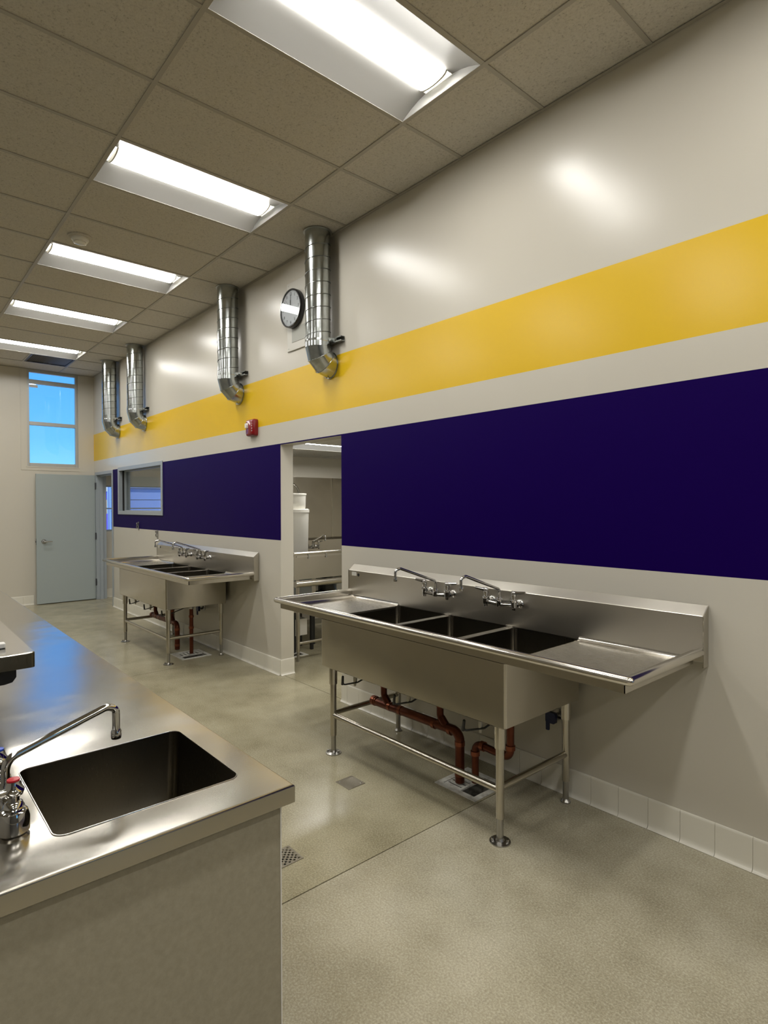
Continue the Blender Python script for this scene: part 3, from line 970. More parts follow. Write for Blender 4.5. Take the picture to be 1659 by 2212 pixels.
# ---- three-compartment sinks (u runs along the wall from the near end)
def make_sink(x0, label):
    t = thing('compartment_sink', label, 'sink', (x0, 0, 0), 'three compartment sinks along the wall')
    Ls = 2.635
    U0, U1 = 0.62, 2.10               # tub
    YF = 0.70
    bowls = [(0.622, 1.045), (1.085, 1.545), (1.583, 2.05)]
    zb = 0.883
    # backsplash
    b = MB().extr([(0.004, 0.885), (0.058, 0.885), (0.058, 1.095), (0.004, 1.140)], 'X', 0.004, Ls - 0.004)
    obj('backsplash', b, 'steel_splash', t, smooth=0, bev=0.0025)
    for u in (0.0, Ls - 0.004):
        obj('backsplash_end', MB().extr([(0.003, 0.86), (0.060, 0.86), (0.060, 1.096), (0.003, 1.142)], 'X', u, u + 0.004), 'steel', t, smooth=0)
    # drainboards with apron and coved edges
    for (ua, ub) in ((0.05, 0.622), (2.05, Ls - 0.05)):
        b = MB()
        b.box(ua, ub, 0.058, 0.702, 0.872, zb)
        s = 1 if ua < 1 else -1
        o = obj('drainboard', b, 'steel_board', t, smooth=0)
        c_ = MB()
        r = 0.022
        arc = [(r * (1 - math.sin(PI / 2 * k / 5)), r * (1 - math.cos(PI / 2 * k / 5))) for k in range(6)]
        c_.loft([[(u, 0.0585 + q[0], zb + q[1]) for q in arc] for u in (ua, ub)], close=False)
        ue = ua if s > 0 else ub
        c_.loft([[(ue + s * q[0], y, zb + q[1]) for q in arc] for y in (0.0585, 0.70)], close=False)
        c_.loft([[(u, 0.699 - q[0], zb + q[1]) for q in arc] for u in (ua, ub)], close=False)
        obj('cove', c_, 'steel_rim', o, smooth=60)
    # upstand and rolled rim on the open sides
    b = MB()
    b.box(0.045, Ls - 0.045, 0.699, 0.704, 0.872, 0.925)
    for ue, sg in ((0.045, 1), (Ls - 0.045, -1)):
        b.box(ue, ue + sg * .005, 0.058, 0.704, 0.872, 0.936)
        b.add([(ue - sg * .030, .058, .9475), (ue + sg * .003, .058, .936), (ue + sg * .003, .726, .936), (ue - sg * .030, .726, .9475)], [(0, 1, 2, 3)])
    obj('apron', b, 'steel', t, smooth=0)
    path = fillet([(0.016, 0.058, 0.930), (0.016, 0.724, 0.930), (Ls - 0.016, 0.724, 0.930), (Ls - 0.016, 0.058, 0.930)], 0.006, 3)
    obj('rolled_rim', MB().tube(path, 0.0185, 16), 'steel_rim', t, smooth=60)
    # tub shell
    lp = rrect(U0, U1, 0.05, YF, 0.016, 4)
    b = MB().loft([[(x, y, 0.868) for x, y in lp], [(x, y, 0.566) for x, y in lp], [(U0 + (x - U0) * .985 + .01, .05 + (y - .05) * .985 + .004, 0.560) for x, y in lp]], cap1=True)
    obj('tub', b, 'steel', t, smooth=40)
    # bowls
    for (ua, ub) in bowls:
        lp = rrect(ua, ub, 0.060, 0.698, 0.028, 5)
        lp2 = rrect(ua + .02, ub - .02, 0.08, 0.678, 0.028, 5)
        b = MB().loft([[(x, y, zb + .001) for x, y in lp], [(x, y, 0.60) for x, y in lp], [(x, y, 0.582) for x, y in lp2]])
        b.add([(x, y, 0.582) for x, y in lp2], [tuple(range(len(lp2)))])
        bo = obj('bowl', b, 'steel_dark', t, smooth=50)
        uc = (ua + ub) / 2
        obj('drain_ring', MB().lathe([(.02, .583), (.055, .583), (.06, .586), (.06, .5835)], (uc, .36, 0), n=20, closed_ends=False), 'chrome', bo)
        # polished corner coves
        for (cx, cy, a0) in ((ua + .028, .088, 180), (ub - .028, .088, 270)):
            arc = [(cx + .0275 * math.cos(math.radians(a0 + 90 * k / 5)), cy + .0275 * math.sin(math.radians(a0 + 90 * k / 5))) for k in range(6)]
            obj('corner_cove', MB().loft([[(x, y, .60) for x, y in arc], [(x, y, zb) for x, y in arc]], close=False), 'steel_rim', bo, smooth=60)
    for (ua, ub) in ((1.045, 1.085), (1.545, 1.583)):
        b = MB().box(ua - .001, ub + .001, 0.060, 0.699, zb - .004, zb + .0025)
        b.box(ua - .004, ub + .006, 0.0595, 0.078, zb + .0025, zb + .012)
        obj('divider', b, 'steel_rim', t, smooth=0, bev=0.002)
    for (ua, ub) in bowls:
        for c4 in ((ua, .060, 1, 1), (ub, .060, -1, 1), (ua, .698, 1, -1), (ub, .698, -1, -1)):
            r = .028
            pts = [(c4[0], c4[1], zb)]
            for k in range(5):
                a = PI / 2 * k / 4
                pts.append((c4[0] + c4[2] * r * (1 - math.sin(a)), c4[1] + c4[3] * r * (1 - math.cos(a)), zb))
            obj('corner_plate', MB().quad(*pts), 'steel_top', t, smooth=0)
    # legs
    for (u, y, front) in ((0.685, 0.655, 1), (2.025, 0.655, 1), (0.685, 0.085, 0), (2.025, 0.085, 0)):
        b = MB().tube([(u, y, 0.115), (u, y, 0.565)], 0.0205, 18)
        lg = obj('leg', b, 'steel_tube', t, smooth=50)
        obj('gusset', MB().lathe([(.0205, .448), (.0265, .450), (.0275, .56), (.001, .563)], (u, y, 0), n=18), 'steel', lg, smooth=50)
        f = MB().tube([(u, y, 0.004), (u, y, 0.118)], 0.0165, 14)
        f.lathe([(.001, .0), (.050 if front else .026, .0), (.050 if front else .026, .005), (.022, .009), (.0165, .02)], (u, y, 0.0005), n=22)
        if front:
            for k in (0.7, 3.6):
                f.lathe([(.0005, .018), (.007, .018), (.008, .004), (.0005, .004)], (u + .036 * math.cos(k), y + .036 * math.sin(k), 0.001), n=8)
        obj('foot', f, 'satin', lg, smooth=40)
    zr = 0.248
    for a, c_ in (((0.685, .655, zr), (2.025, .655, zr)), ((0.685, .085, zr + .012), (0.685, .655, zr + .012)), ((2.025, .085, zr + .012), (2.025, .655, zr + .012))):
        obj('rail', MB().tube([a, c_], 0.0165, 14), 'steel_tube', t, smooth=50)
    # small maker's sticker and dot on the backsplash
    b = MB().box(Ls - .105, Ls - .045, .0590, .0596, 1.055, 1.085)
    obj('label_sticker', b, 'plate', t, smooth=0)
    obj('label_dot', MB().lathe([(.0005, .0603), (.012, .0603), (.012, .0588), (.0005, .0588)], (Ls - .128, 0, 1.065), 'Y', 16), 'black', t)
    return t
XA, XB = 1.045, 5.21
sinkA = make_sink(XA, 'near stainless three compartment sink with two drainboards, right of the doorway')
copy_thing(sinkA, (XB, 0, 0), 'far stainless three compartment sink beneath the interior window')

# ---- wall mounted faucets
def make_faucet(loc, ang, label):
    t = thing('wall_faucet', label, 'faucet', loc, 'chrome wall faucets over the compartment sinks')
    y = 0.062
    hw = 0.1016
    b = MB().tube([(-hw - .012, y, 0), (-hw + .02, y, -.004), (-.03, y, -.008), (.03, y, -.008), (hw - .02, y, -.004), (hw + .012, y, 0)], [.011, .0125, .011, .011, .0125, .011], 14)
    b.lathe([(.001, -.024), (.014, -.022), (.018, -.01), (.018, .012), (.0215, .014), (.0215, .024), (.016, .028), (.016, .034), (.001, .034)], (0, y, 0), n=20)
    obj('body', b, 'chrome', t, smooth=40)
    for s in (-1, 1):
        b = MB().lathe([(.001, .0), (.026, .0), (.026, .005), (.021, .012), (.015, .014), (.015, .03), (.020, .031), (.020, .045), (.015, .047), (.015, .066), (.001, .066)], (s * hw, 0, 0), 'Y', 20)
        b.lathe([(.001, -.034), (.010, -.032), (.012, -.02), (.017, -.016), (.018, .014), (.021, .016), (.021, .026), (.013, .030), (.013, .046), (.017, .048), (.017, .058), (.010, .062), (.001, .062)], (s * hw, y, 0), n=20)
        v = obj('valve', b, 'chrome', t, smooth=40)
        da = math.radians(20 if s > 0 else 200) 
        d = Vector((math.cos(da) , math.sin(da) * .6, 0)).normalized()
        b = MB().tube([(s * hw - d.x * .012, y - d.y * .012, .068), (s * hw + d.x * .02, y + d.y * .02, .069), (s * hw + d.x * .07, y + d.y * .07, .075)], [.012, .010, .007], 10)
        b.lathe([(.001, .060), (.014, .060), (.015, .072), (.010, .078), (.001, .079)], (s * hw, y, 0), n=16)
        obj('lever', b, 'chrome', v, smooth=50)
    a = math.radians(ang)
    d = Vector((math.sin(a), math.cos(a), 0))
    P = lambda r, z: (d.x * r, y + d.y * r, z)
    pts = fillet([P(0, .028), P(0, .078), P(.27, .175), P(.305, .165), P(.305, .118)], [.022, .022, .02, .02], 6)
    b = MB().tube(pts, .0088, 12)
    sp_ = obj('spout', b, 'chrome', t, smooth=60)
    c_ = P(.305, 0)
    obj('aerator', MB().lathe([(.001, .096), (.0115, .096), (.0125, .102), (.0125, .114), (.0105, .122), (.001, .122)], (c_[0], c_[1], 0), n=16), 'chrome', sp_, smooth=40)
    return t
f1 = make_faucet((2.665, 0.0585, 1.03), 12, 'near sink chrome swing spout faucet, left of the pair by the label sticker')
make_faucet((2.145, 0.0585, 1.03), 6, 'near sink chrome swing spout faucet, right of the pair')
make_faucet((XB + 1.62, 0.0585, 1.03), 12, 'far sink chrome faucet, left of the pair')
make_faucet((XB + 1.10, 0.0585, 1.03), 8, 'far sink chrome faucet, right of the pair')

# ---- copper waste pipes
def ringj(b, p, axis, r=.0265, w_=.012):
    b.lathe([(r - .006, -w_), (r, -w_), (r, w_), (r - .006, w_)], p, axis, 18, False)
def make_waste(x, label_left, label_right, right_straight):
    yb = 0.36
    zh = 0.292
    t = thing('waste_pipe', label_left, 'pipe', (x, 0, 0), 'copper waste pipes under the sinks')
    rp_ = .0275
    b = MB().tube(fillet([(1.96, yb, zh - .003), (1.20, yb, zh + .006), (1.20, yb, .012)], .05, 8), rp_, 18)
    obj('main_pipe', b, 'copper', t, smooth=60)
    for u in (1.865, 1.355):
        b = MB().tube(fillet([(u, yb, .555), (u, yb, .352), (u - .06, yb, zh)], .04, 6), [.021] * 6 + [.024] * 3, 16)
        obj('branch_pipe', b, 'copper', t, smooth=60)
        b = MB().lathe([(.030, .557), (.034, .55), (.030, .535), (.021, .525), (.021, .50)], (u, yb, 0), n=18)
        obj('tailpiece', b, 'copper_joint', t, smooth=50)
    for p_, ax, r_ in [((u, yb, zh), 'X', .0300) for u in (1.945, 1.80, 1.70, 1.40, 1.27)] + [((1.20, yb, .235), 'Z', .0300), ((1.20, yb, .06), 'Z', .0300), ((1.865, yb, .42), 'Z', .0240), ((1.355, yb, .42), 'Z', .0240)]:
        b = MB(); ringj(b, p_, ax, r_)
        obj('coupling', b, 'copper_joint', t, smooth=40)
    obj('end_cap', MB().lathe([(.001, .0), (.033, .0), (.033, .03), (.001, .03)], (1.945, yb, zh), 'X', 18), 'copper_joint', t, smooth=40)
    t = thing('waste_pipe', label_right, 'pipe', (x, 0, 0), 'copper waste pipes under the sinks')
    if right_straight:
        pts = [(.885, yb - .03, .555), (.885, yb - .03, .02)]
    else:
        pts = fillet([(.845, yb, .555), (.845, yb, .262), (1.085, yb, .272), (1.085, yb, .05)], .042, 8)
    obj('main_pipe', MB().tube(pts, .0205, 18), 'copper', t, smooth=60)
    p0 = pts[0]
    obj('tailpiece', MB().lathe([(.032, .557), (.036, .55), (.032, .535), (.024, .525), (.024, .50)], (p0[0], p0[1], 0), n=18), 'satin', t, smooth=50)
    js = [((p0[0], p0[1], .42), 'Z'), ((p0[0], p0[1], .30), 'Z')] if right_straight else [((.845, yb, .32), 'Z'), ((1.085, yb, .215), 'Z'), ((.90, yb, .264), 'X'), ((1.03, yb, .270), 'X')]
    for p_, ax in js:
        b = MB(); ringj(b, p_, ax)
        obj('coupling', b, 'copper_joint', t, smooth=40)
make_waste(XA, 'copper waste pipe with two tees under the near sink', 'copper waste pipe with a stepped bend under the near sink', False)
make_waste(XB, 'copper waste pipe with two tees under the far sink', 'straight copper waste pipe under the far sink', True)

# ---- waste lever handles
def make_lever(loc, label):
    t = thing('waste_lever', label, 'lever', loc, 'black waste valve levers under the sinks')
    b = MB().tube(fillet([(-.085, -.20, .048), (-.06, -.02, -.012), (.045, .02, -.045), (.03, .03, .018)], .012, 4), .0052, 8)
    obj('rod', b, 'black', t, smooth=60)
    b = MB().tube([(.0475, .0195, -.043), (.031, .0295, .015)], [.009, .0075], 10)
    obj('grip', b, 'black', t, smooth=60)
    b = MB().tube([(-.035, -.02, .064), (-.035, -.02, -.005), (-.037, -.015, -.04)], [.012, .012, .007], 10)
    obj('hanger', b, 'pvc', t, smooth=60)
    return t
l0 = None
for xx, nm in ((XA, 'near'), (XB, 'far')):
    for u, pos in ((1.925, 'left'), (1.43, 'middle'), (0.90, 'right')):
        lab = 'black bent waste lever under the %s bowl of the %s sink' % (pos, nm)
        if l0 is None:
            l0 = make_lever((xx + u, 0.60, 0.492), lab)
        else:
            copy_thing(l0, (xx + u, 0.60, 0.492), lab)

# ---- supply valves on the wall
def make_valve(loc, label):
    t = thing('supply_valve', label, 'valve', loc, 'blue handled supply valves under the sinks')
    b = MB().lathe([(.03, .001), (.03, .006), (.012, .01), (.012, .05), (.001, .05)], (0, 0, 0), 'Y', 18)
    b.lathe([(.001, -.03), (.014, -.03), (.014, .03), (.001, .03)], (0, .05, 0), 'X', 14)
    obj('stub', b, 'satin', t)
    obj('handle', MB().extr(rrect(-.03, .03, -.03, .03, .01), 'Y', .066, .09), 'bluevalve', t)
    obj('handle_tab', MB().box(.012, .032, .07, .086, -.075, -.02), 'bluevalve', t, bev=.004)
    b = MB().tube(fillet([(-.03, .05, 0), (-.06, .05, 0), (-.085, .05, .05), (-.085, .05, .11)], .03), .007, 8)
    obj('hose', b, 'black', t, smooth=60)
    return t
make_valve((1.825, 0, 0.43), 'dark blue supply valve on the wall under the near sink')
make_valve((6.50, 0, 0.42), 'dark blue supply valve on the wall under the far sink')

# ---- floor sinks
def make_floor_sink(q, label):
    x0, x1, y0, y1 = q
    t = thing('floor_sink', label, 'drain', ((x0 + x1) / 2, (y0 + y1) / 2, 0), 'white square floor sinks')
    hx, hy = (x1 - x0) / 2, (y1 - y0) / 2
    b = MB()
    for c_ in cells(-hx, hx, -hy, hy, [(-hx + .036, hx - .036, -hy + .036, hy - .036)]):
        b.box(*c_, 0.0005, .005)
    obj('rim', b, 'fsink', t, smooth=0)
    b = MB()
    i, d = .036, .022
    b.loft([[(-hx + i, -hy + i, .004), (hx - i, -hy + i, .004), (hx - i, hy - i, .004), (-hx + i, hy - i, .004)], [(-hx + i + .02, -hy + i + .02, -.12), (hx - i - .02, -hy + i + .02, -.12), (hx - i - .02, hy - i - .02, -.12), (-hx + i + .02, hy - i - .02, -.12)]], cap1=True)
    obj('bowl', b, 'fsink_in', t, smooth=0)
    # half grate on the far half, bars along X
    xa, xb = -.01, hx - i
    ya, yb = -hy + i, hy - i
    holes = []
    nb = 5
    for k in range(nb):
        yy = ya + .02 + (yb - ya - .04) * k / nb
        holes.append((xa + .014, xb - .008, yy + .006, yy + .006 + (yb - ya - .04) / nb * .6))
    b = MB()
    for c_ in cells(xa, xb, ya, yb, holes):
        b.box(*c_, -.008, .0015)
    obj('half_grate', b, 'fsink', t, smooth=0)
make_floor_sink(FS[0], 'white square floor sink with half grate under the near sink')
make_floor_sink(FS[1], 'white square floor sink with half grate under the far sink')
make_floor_sink(FSD, 'white square floor sink beyond the doorway under the dish table')

# ---- cleanout plate and perforated drain
t = thing('cleanout_plate', 'square dull metal cleanout plate set in the floor', 'floor plate', (2.672, .826, 0))
obj('plate', MB().box(-.063, .063, -.06, .06, .0003, .003), 'nickel', t, bev=.001)
for sx_ in (-1, 1):
    obj('screw', MB().lathe([(.0005, .0036), (.005, .0036), (.006, .003), (.0005, .003)], (sx_ * .045, sx_ * .042, 0), n=10), 'satin', t)
t = thing('floor_drain', 'square perforated floor drain peeking out past the counter', 'drain', ((FD[0] + FD[1]) / 2, (FD[2] + FD[3]) / 2, 0))
h = .065
holes = []
for i in range(9):
    for j in range(9):
        cx, cy = -.05 + i * .0125, -.05 + j * .0125
        if (i + j) % 2 == 0:
            holes.append((cx - .0052, cx + .0052, cy - .0052, cy + .0052))
b = MB()
for c_ in cells(-h, h, -h, h, holes):
    b.box(*c_, .0003, .003)
obj('strainer', b, 'nickel', t, smooth=0)
obj('cup', MB().box(-.05, .05, -.05, .05, -.10, -.03), 'void', t, smooth=0)

# ---- prep counter: cabinets, worktop with basin, faucet, over-shelf
CXN, CYR, CZT = 1.235, 2.108, 0.914        # near end, wall-side edge, top
CX1, CYL = 6.9, 3.42
t = thing('base_cabinet', 'long beige laminate base cabinet under the stainless worktop', 'cabinet', (0, 0, 0))
obj('end_panel', MB().box(1.262, 1.281, 2.135, 3.40, 0.0, 0.862), 'laminate', t, smooth=0)
obj('edge_band', MB().box(1.2605, 1.282, 2.1315, 2.135, 0.0, 0.862), 'edgeband', t, smooth=0)
obj('carcass', MB().box(1.281, 6.85, 2.155, 3.38, 0.10, 0.58).box(1.281, 1.32, 2.155, 3.38, .58, .862).box(1.95, 6.85, 2.155, 3.38, .58, .862), 'laminate', t, smooth=0)
obj('toe_kick', MB().box(1.281, 6.83, 2.21, 3.33, 0.0, 0.10), 'black', t, smooth=0)
for i in range(9):
    xa = 1.284 + i * .618
    dn = obj('door', MB().box(xa + .002, xa + .614, 2.135, 2.154, .11, .855), 'laminate', t, smooth=0)
    b = MB().tube(fillet([(xa + .54, 2.135, .80), (xa + .54, 2.108, .80), (xa + .54, 2.108, .70), (xa + .54, 2.135, .70)], .01), .005, 8)
    obj('handle', b, 'satin', dn)
SB = (1.362, 1.778, 2.19, 2.612)           # basin cut-out
t = thing('worktop', 'long brushed stainless worktop with a cut-in hand basin', 'worktop', (0, 0, 0))
b = MB()
r = 0.028
hole = rrect(SB[0], SB[1], SB[2], SB[3], r, 5)
# top skin: ring round the hole, then the rest as plain sheets
ox0, ox1, oy0, oy1 = CXN, 1.95, CYR, 2.72
nh = len(hole)
ring_out = []
cxh, cyh = (SB[0] + SB[1]) / 2, (SB[2] + SB[3]) / 2
# explicit strips: four sides plus corner fans
zt = CZT
def fan(corner, arc):
    b.add([(corner[0], corner[1], zt)] + [(p[0], p[1], zt) for p in arc], [tuple([0, k, k + 1][::1]) for k in range(1, len(arc))])
q = 6
arcs = [hole[0:q], hole[q:2 * q], hole[2 * q:3 * q], hole[3 * q:4 * q]]   # (+,+) (-,+) (-,-) (+,-)
fan((SB[1], SB[3]), arcs[0]); fan((SB[0], SB[3]), arcs[1]); fan((SB[0], SB[2]), arcs[2]); fan((SB[1], SB[2]), arcs[3])
for c_ in cells(CXN + .0065, CX1, CYR + .0065, CYL, [SB]):
    b.quad((c_[0], c_[2], zt), (c_[1], c_[2], zt), (c_[1], c_[3], zt), (c_[0], c_[3], zt))
ts = obj('top_sheet', b, 'counter', t, smooth=0)
uvl = ts.data.uv_layers.new(name='brush')
for lp_ in ts.data.loops:
    co = ts.data.vertices[lp_.vertex_index].co
    uvl.data[lp_.index].uv = (co.x * .2, co.y * .2)
# turned-down edge with a small rolled nose
nose = [(.0065, 0), (.0045, -.0003), (.0027, -.0011), (.0013, -.0025), (.0003, -.0043), (0, -.0065), (0, -.044), (.012, -.046), (.012, -.050), (.016, -.050), (.016, -.002)]
b = MB()
b.loft([[(CX1, CYR + p, CZT + z) for p, z in nose], [(CXN + p, CYR + p, CZT + z) for p, z in nose], [(CXN + p, CYL, CZT + z) for p, z in nose]])
obj('turned_edge', b, 'steel_edge', t, smooth=60)
b = MB()
lp = [(x, y) for x, y in hole]
i_ = .012
lp2 = rrect(SB[0] + i_, SB[1] - i_, SB[2] + i_, SB[3] - i_, r, 5)
zb_ = .66
lp3 = rrect(SB[0] + .04, SB[1] - .04, SB[2] + .04, SB[3] - .04, .04, 5)
b.loft([[(x, y, CZT) for x, y in lp], [(x, y, CZT - .004) for x, y in lp], [(x, y, zb_ + .025) for x, y in lp2], [(x, y, zb_) for x, y in lp3]])
b.add([(x, y, zb_) for x, y in lp3], [tuple(range(len(lp3)))])
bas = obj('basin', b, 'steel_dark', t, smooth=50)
obj('basin_drain', MB().lathe([(.012, .001), (.04, .001), (.044, .003), (.044, 0)], (cxh, cyh, zb_ + .0005), n=20, closed_ends=False), 'chrome', bas)
arc = arcs[3]
b = MB().tube([(hole[k][0] , hole[k][1], CZT + .0004) for k in range(nh)] + [(hole[0][0], hole[0][1], CZT + .0004)], .0016, 6)
obj('basin_lip', b, 'steel_rim', bas, smooth=60)

t = thing('deck_faucet', 'chrome two handle deck faucet beside the hand basin, cut by the picture edge', 'faucet', (1.545, 2.672, CZT))
b = MB()
for s in (-1, 1):
    b.lathe([(.001, 0.0005), (.025, .0005), (.030, .006), (.030, .034), (.026, .048), (.020, .052), (.001, .052)], (s * .1016, 0, 0), n=24)
b.tube([(-.09, 0, .028), (-.03, 0, .028), (.03, 0, .028), (.09, 0, .028)], [.014, .017, .017, .014], 16)
b.lathe([(.001, .02), (.02, .02), (.02, .05), (.016, .058), (.016, .07), (.001, .07)], (0, 0, 0), n=20)
obj('body', b, 'chrome', t, smooth=40)
for s, cap in ((-1, 'redcap'), (1, 'bluecap')):
    b = MB().lathe([(.001, .052), (.017, .052), (.020, .058), (.017, .066), (.011, .070), (.011, .078), (.018, .082), (.021, .092), (.016, .100), (.014, .112), (.001, .113)], (s * .1016, 0, 0), n=18)
    dx = Vector((-.25, .97, 0)) if s < 0 else Vector((.25, .97, 0))
    b.tube([(s * .1016, 0, .09), (s * .1016 + dx.x * .03, dx.y * .03, .092), (s * .1016 + dx.x * .05, dx.y * .05, .096)], [.010, .008, .006], 10)
    hd = obj('handle', b, 'chrome', t, smooth=45)
    obj('index_button', MB().lathe([(.001, .1125), (.0125, .1125), (.012, .1155), (.001, .117)], (s * .1016, 0, 0), n=16), cap, hd, label='red hot index button' if s < 0 else 'blue cold index button')
P = lambda r_, z: (.03 * r_ / .25, -r_, z)
pts = fillet([(0, 0, .055), (0, 0, .122), P(.222, .184), P(.245, .174), P(.245, .118)], [.032, .02, .016], 8)
so = obj('spout', MB().tube(pts, .0092, 16), 'chrome', t, smooth=60)
c_ = P(.245, 0)
obj('aerator', MB().lathe([(.001, .098), (.0115, .098), (.0125, .102), (.0125, .116), (.010, .122), (.001, .122)], (c_[0], c_[1], 0), n=18), 'chrome', so, smooth=40)

t = thing('over_shelf', 'raised stainless shelf above the worktop at the picture edge', 'shelf', (2.0, 2.53, 1.172))
lp = rrect(0, 2.6, 0, .42, .012, 4)
b = MB().loft([[(x, y, -.046) for x, y in lp], [(x, y, -.002) for x, y in lp], [(.0015 + x * .9988, .0015 + y * .993, 0) for x, y in lp]], cap0=True, cap1=True)
obj('shelf_top', b, 'steel_top', t, smooth=40)
lp = rrect(-.0012, 2.6012, -.0012, .4212, .012, 4)
obj('shelf_hem', MB().loft([[(x, y, -.0462) for x, y in lp], [(x, y, -.0035) for x, y in lp]]), 'steel_dark', t, smooth=40)  # dark steel colour here stands in for a dark reflection on the front
b = MB()
ch = [(.045, -.046), (.045, -.072), (.055, -.086), (.075, -.090), (.16, -.090), (.18, -.086), (.19, -.072), (.19, -.046)]
b.extr(ch, 'X', .02, 2.55)
obj('under_channel', b, 'black_gloss', t, smooth=50)
for u in (.5, 2.4):
    obj('post', MB().tube([(u, .30, -.258), (u, .30, -.046)], .018, 14), 'steel_tube', t, smooth=50)
t = thing('plastic_cap', 'small white plastic cap lying on the raised shelf', 'cap', (2.115, 2.60, 1.1725))
obj('cap', MB().box(-.014, .014, -.011, .011, 0, .016), 'white', t, bev=.003)

# ---- dish room
TXN = 5.08
t = thing('dish_table', 'stainless dish table with a tall end panel seen through the doorway', 'table', (TXN, 0, 0))
obj('top', MB().box(.012, 1.12, -1.55, -.33, .86, .885), 'steel_top', t, smooth=0)
obj('end_apron', MB().box(0, .012, -1.55, -.325, .845, 1.105), 'steel', t, smooth=0, bev=.002)
obj('top_roll', MB().tube([(.006, -1.55, 1.112), (.006, -.325, 1.112)], .014, 14), 'steel_rim', t, smooth=60)
obj('hem', MB().tube([(.0, -1.55, .80), (.0, -.335, .80)], .034, 14), 'steel', t, smooth=60)
obj('clip_bar', MB().box(-.006, 0, -1.50, -.35, 1.075, 1.087), 'steel_rim', t, smooth=0)
for y in (-.50, -.72, -.94, -1.16):
    obj('clip', MB().box(-.010, 0, y - .008, y + .008, 1.055, 1.10), 'strut', t, smooth=0)
for (u, y) in ((.03, -.385), (.03, -1.5), (1.08, -.385), (1.08, -1.5)):
    lg = obj('leg', MB().tube([(u, y, .10), (u, y, .86)], .0205, 14), 'steel_tube', t, smooth=50)
    obj('foot', MB().tube([(u, y, 0.001), (u, y, .11)], .015, 12), 'satin', lg, smooth=50)
obj('rail', MB().tube([(.03, -.385, .185), (.03, -1.5, .185)], .0165, 12), 'steel_tube', t, smooth=50)
dsp = obj('disposer', MB().lathe([(.001, .56), (.09, .57), (.11, .60), (.11, .70), (.07, .74), (.07, .858), (.001, .858)], (.54, -1.12, 0), n=24), 'black_gloss', t)
obj('outlet_pipe', MB().tube(fillet([(.54, -1.07, .60), (.54, -.92, .60), (.54, -.92, .012)], .05), .019, 12), 'black', dsp, smooth=60)
t = thing('control_box', 'grey steel cabinet standing beneath the dish table', 'cabinet', (5.42, -.66, 0))
obj('body', MB().box(0, .30, -.16, .14, .44, .83), 'steel', t, bev=.004)
obj('door', MB().box(-.012, 0, -.10, .13, .46, .82), 'frame', t, bev=.003)
obj('stand', MB().box(.02, .05, -.14, -.11, 0, .44).box(.02, .05, .09, .12, 0, .44).box(.25, .28, -.14, -.11, 0, .44), 'black', t, smooth=0)
obj('lower_box', MB().box(.01, .16, -.05, .10, .18, .36), 'plate', t, bev=.003)
t = thing('trash_bin', 'tall white rounded bin behind the dish table', 'bin', (5.95, -.835, .886))
obj('body', MB().lathe([(.001, 0), (.185, 0), (.195, .02), (.208, .64), (.200, .64), (.188, .03), (.001, .02)], n=36), 'bin', t, smooth=40)
obj('rim', MB().lathe([(.203, .635), (.216, .638), (.216, .672), (.203, .674)], n=36, closed_ends=False), 'bin', t, smooth=40)
obj('cover', MB().lathe([(.001, .674), (.205, .674), (.203, .680), (.001, .682)], n=36), 'bin', t)
t = thing('bucket', 'white bucket stacked on the tall white bin', 'bucket', (5.95, -.835, 1.569))
obj('body', MB().lathe([(.001, 0), (.165, 0), (.17, .01), (.176, .165), (.168, .165), (.160, .02), (.001, .015)], n=36), 'bin', t, smooth=40)
obj('rim', MB().lathe([(.174, .158), (.182, .160), (.182, .178), (.174, .180)], n=36, closed_ends=False), 'bin', t, smooth=40)
t = thing('wall_panel', 'stainless splash sheet covering the dish room wall', 'panel', (DX, 0, 0))
m = steel('hammered_sheet', (0.50, 0.465, 0.39), 0.34, (1, 1, 1), 0.5)
obj('sheet', MB().box(-.006, -.002, -3.25, -.2, .95, 1.998), m, t, smooth=0)
obj('seam', MB().box(-.009, -.006, -2.13, -2.11, .95, 1.998), 'steel_tube', t, smooth=0)
t = thing('rinse_sink', 'stainless rinse sink with a backsplash on the dish room wall', 'sink', (DX, 0, 0))
obj('backsplash', MB().extr([(-.012, .86), (-.06, .86), (-.06, 1.12), (-.012, 1.15)], 'Y', -2.6, -.9), 'steel', t, smooth=0)
obj('rim', MB().box(-.62, -.06, -2.6, -2.05, .86, .885).box(-.62, -.06, -1.35, -.9, .86, .885).box(-.62, -.56, -2.05, -1.35, .86, .885).box(-.12, -.06, -2.05, -1.35, .86, .885), 'steel_top', t, smooth=0)
b = MB().loft([[(-.56, -2.05, .885), (-.12, -2.05, .885), (-.12, -1.35, .885), (-.56, -1.35, .885)], [(-.54, -2.03, .55), (-.14, -2.03, .55), (-.14, -1.37, .55), (-.54, -1.37, .55)]], cap1=True)
obj('bowl', b, 'steel_dark', t, smooth=0)
for (x, y) in ((-.58, -2.55), (-.58, -.95), (-.1, -2.55), (-.1, -.95)):
    obj('leg', MB().tube([(x, y, 0.001), (x, y, .86)], .0205, 12), 'steel_tube', t, smooth=50)
fd = make_faucet((0, 0, 0), 0, 'chrome swing faucet over the rinse sink seen through the doorway')
fd.location = (DX - .061, -1.70, 1.03)
fd.rotation_euler = (0, 0, PI / 2)
fd['group'] = 'dish room faucets'
for ch in fd.children:
    pass
t = thing('rinse_hose', 'curved chrome rinse hose arching beside the dish room wall', 'hose', (6.74, -1.36, 0))
pts = [Vector((0, -.16 + .16 * math.cos(a) * 1.0, 1.66 + .25 * math.sin(a))) for a in [PI * k / 16 for k in range(17)]]
b = MB().tube([(0, 0, 1.45)] + pts + [(0, -.32, 1.5)], .013, 12)
t.location = (6.76, -1.17, 0)
obj('hose', b, 'chrome', t, smooth=60)
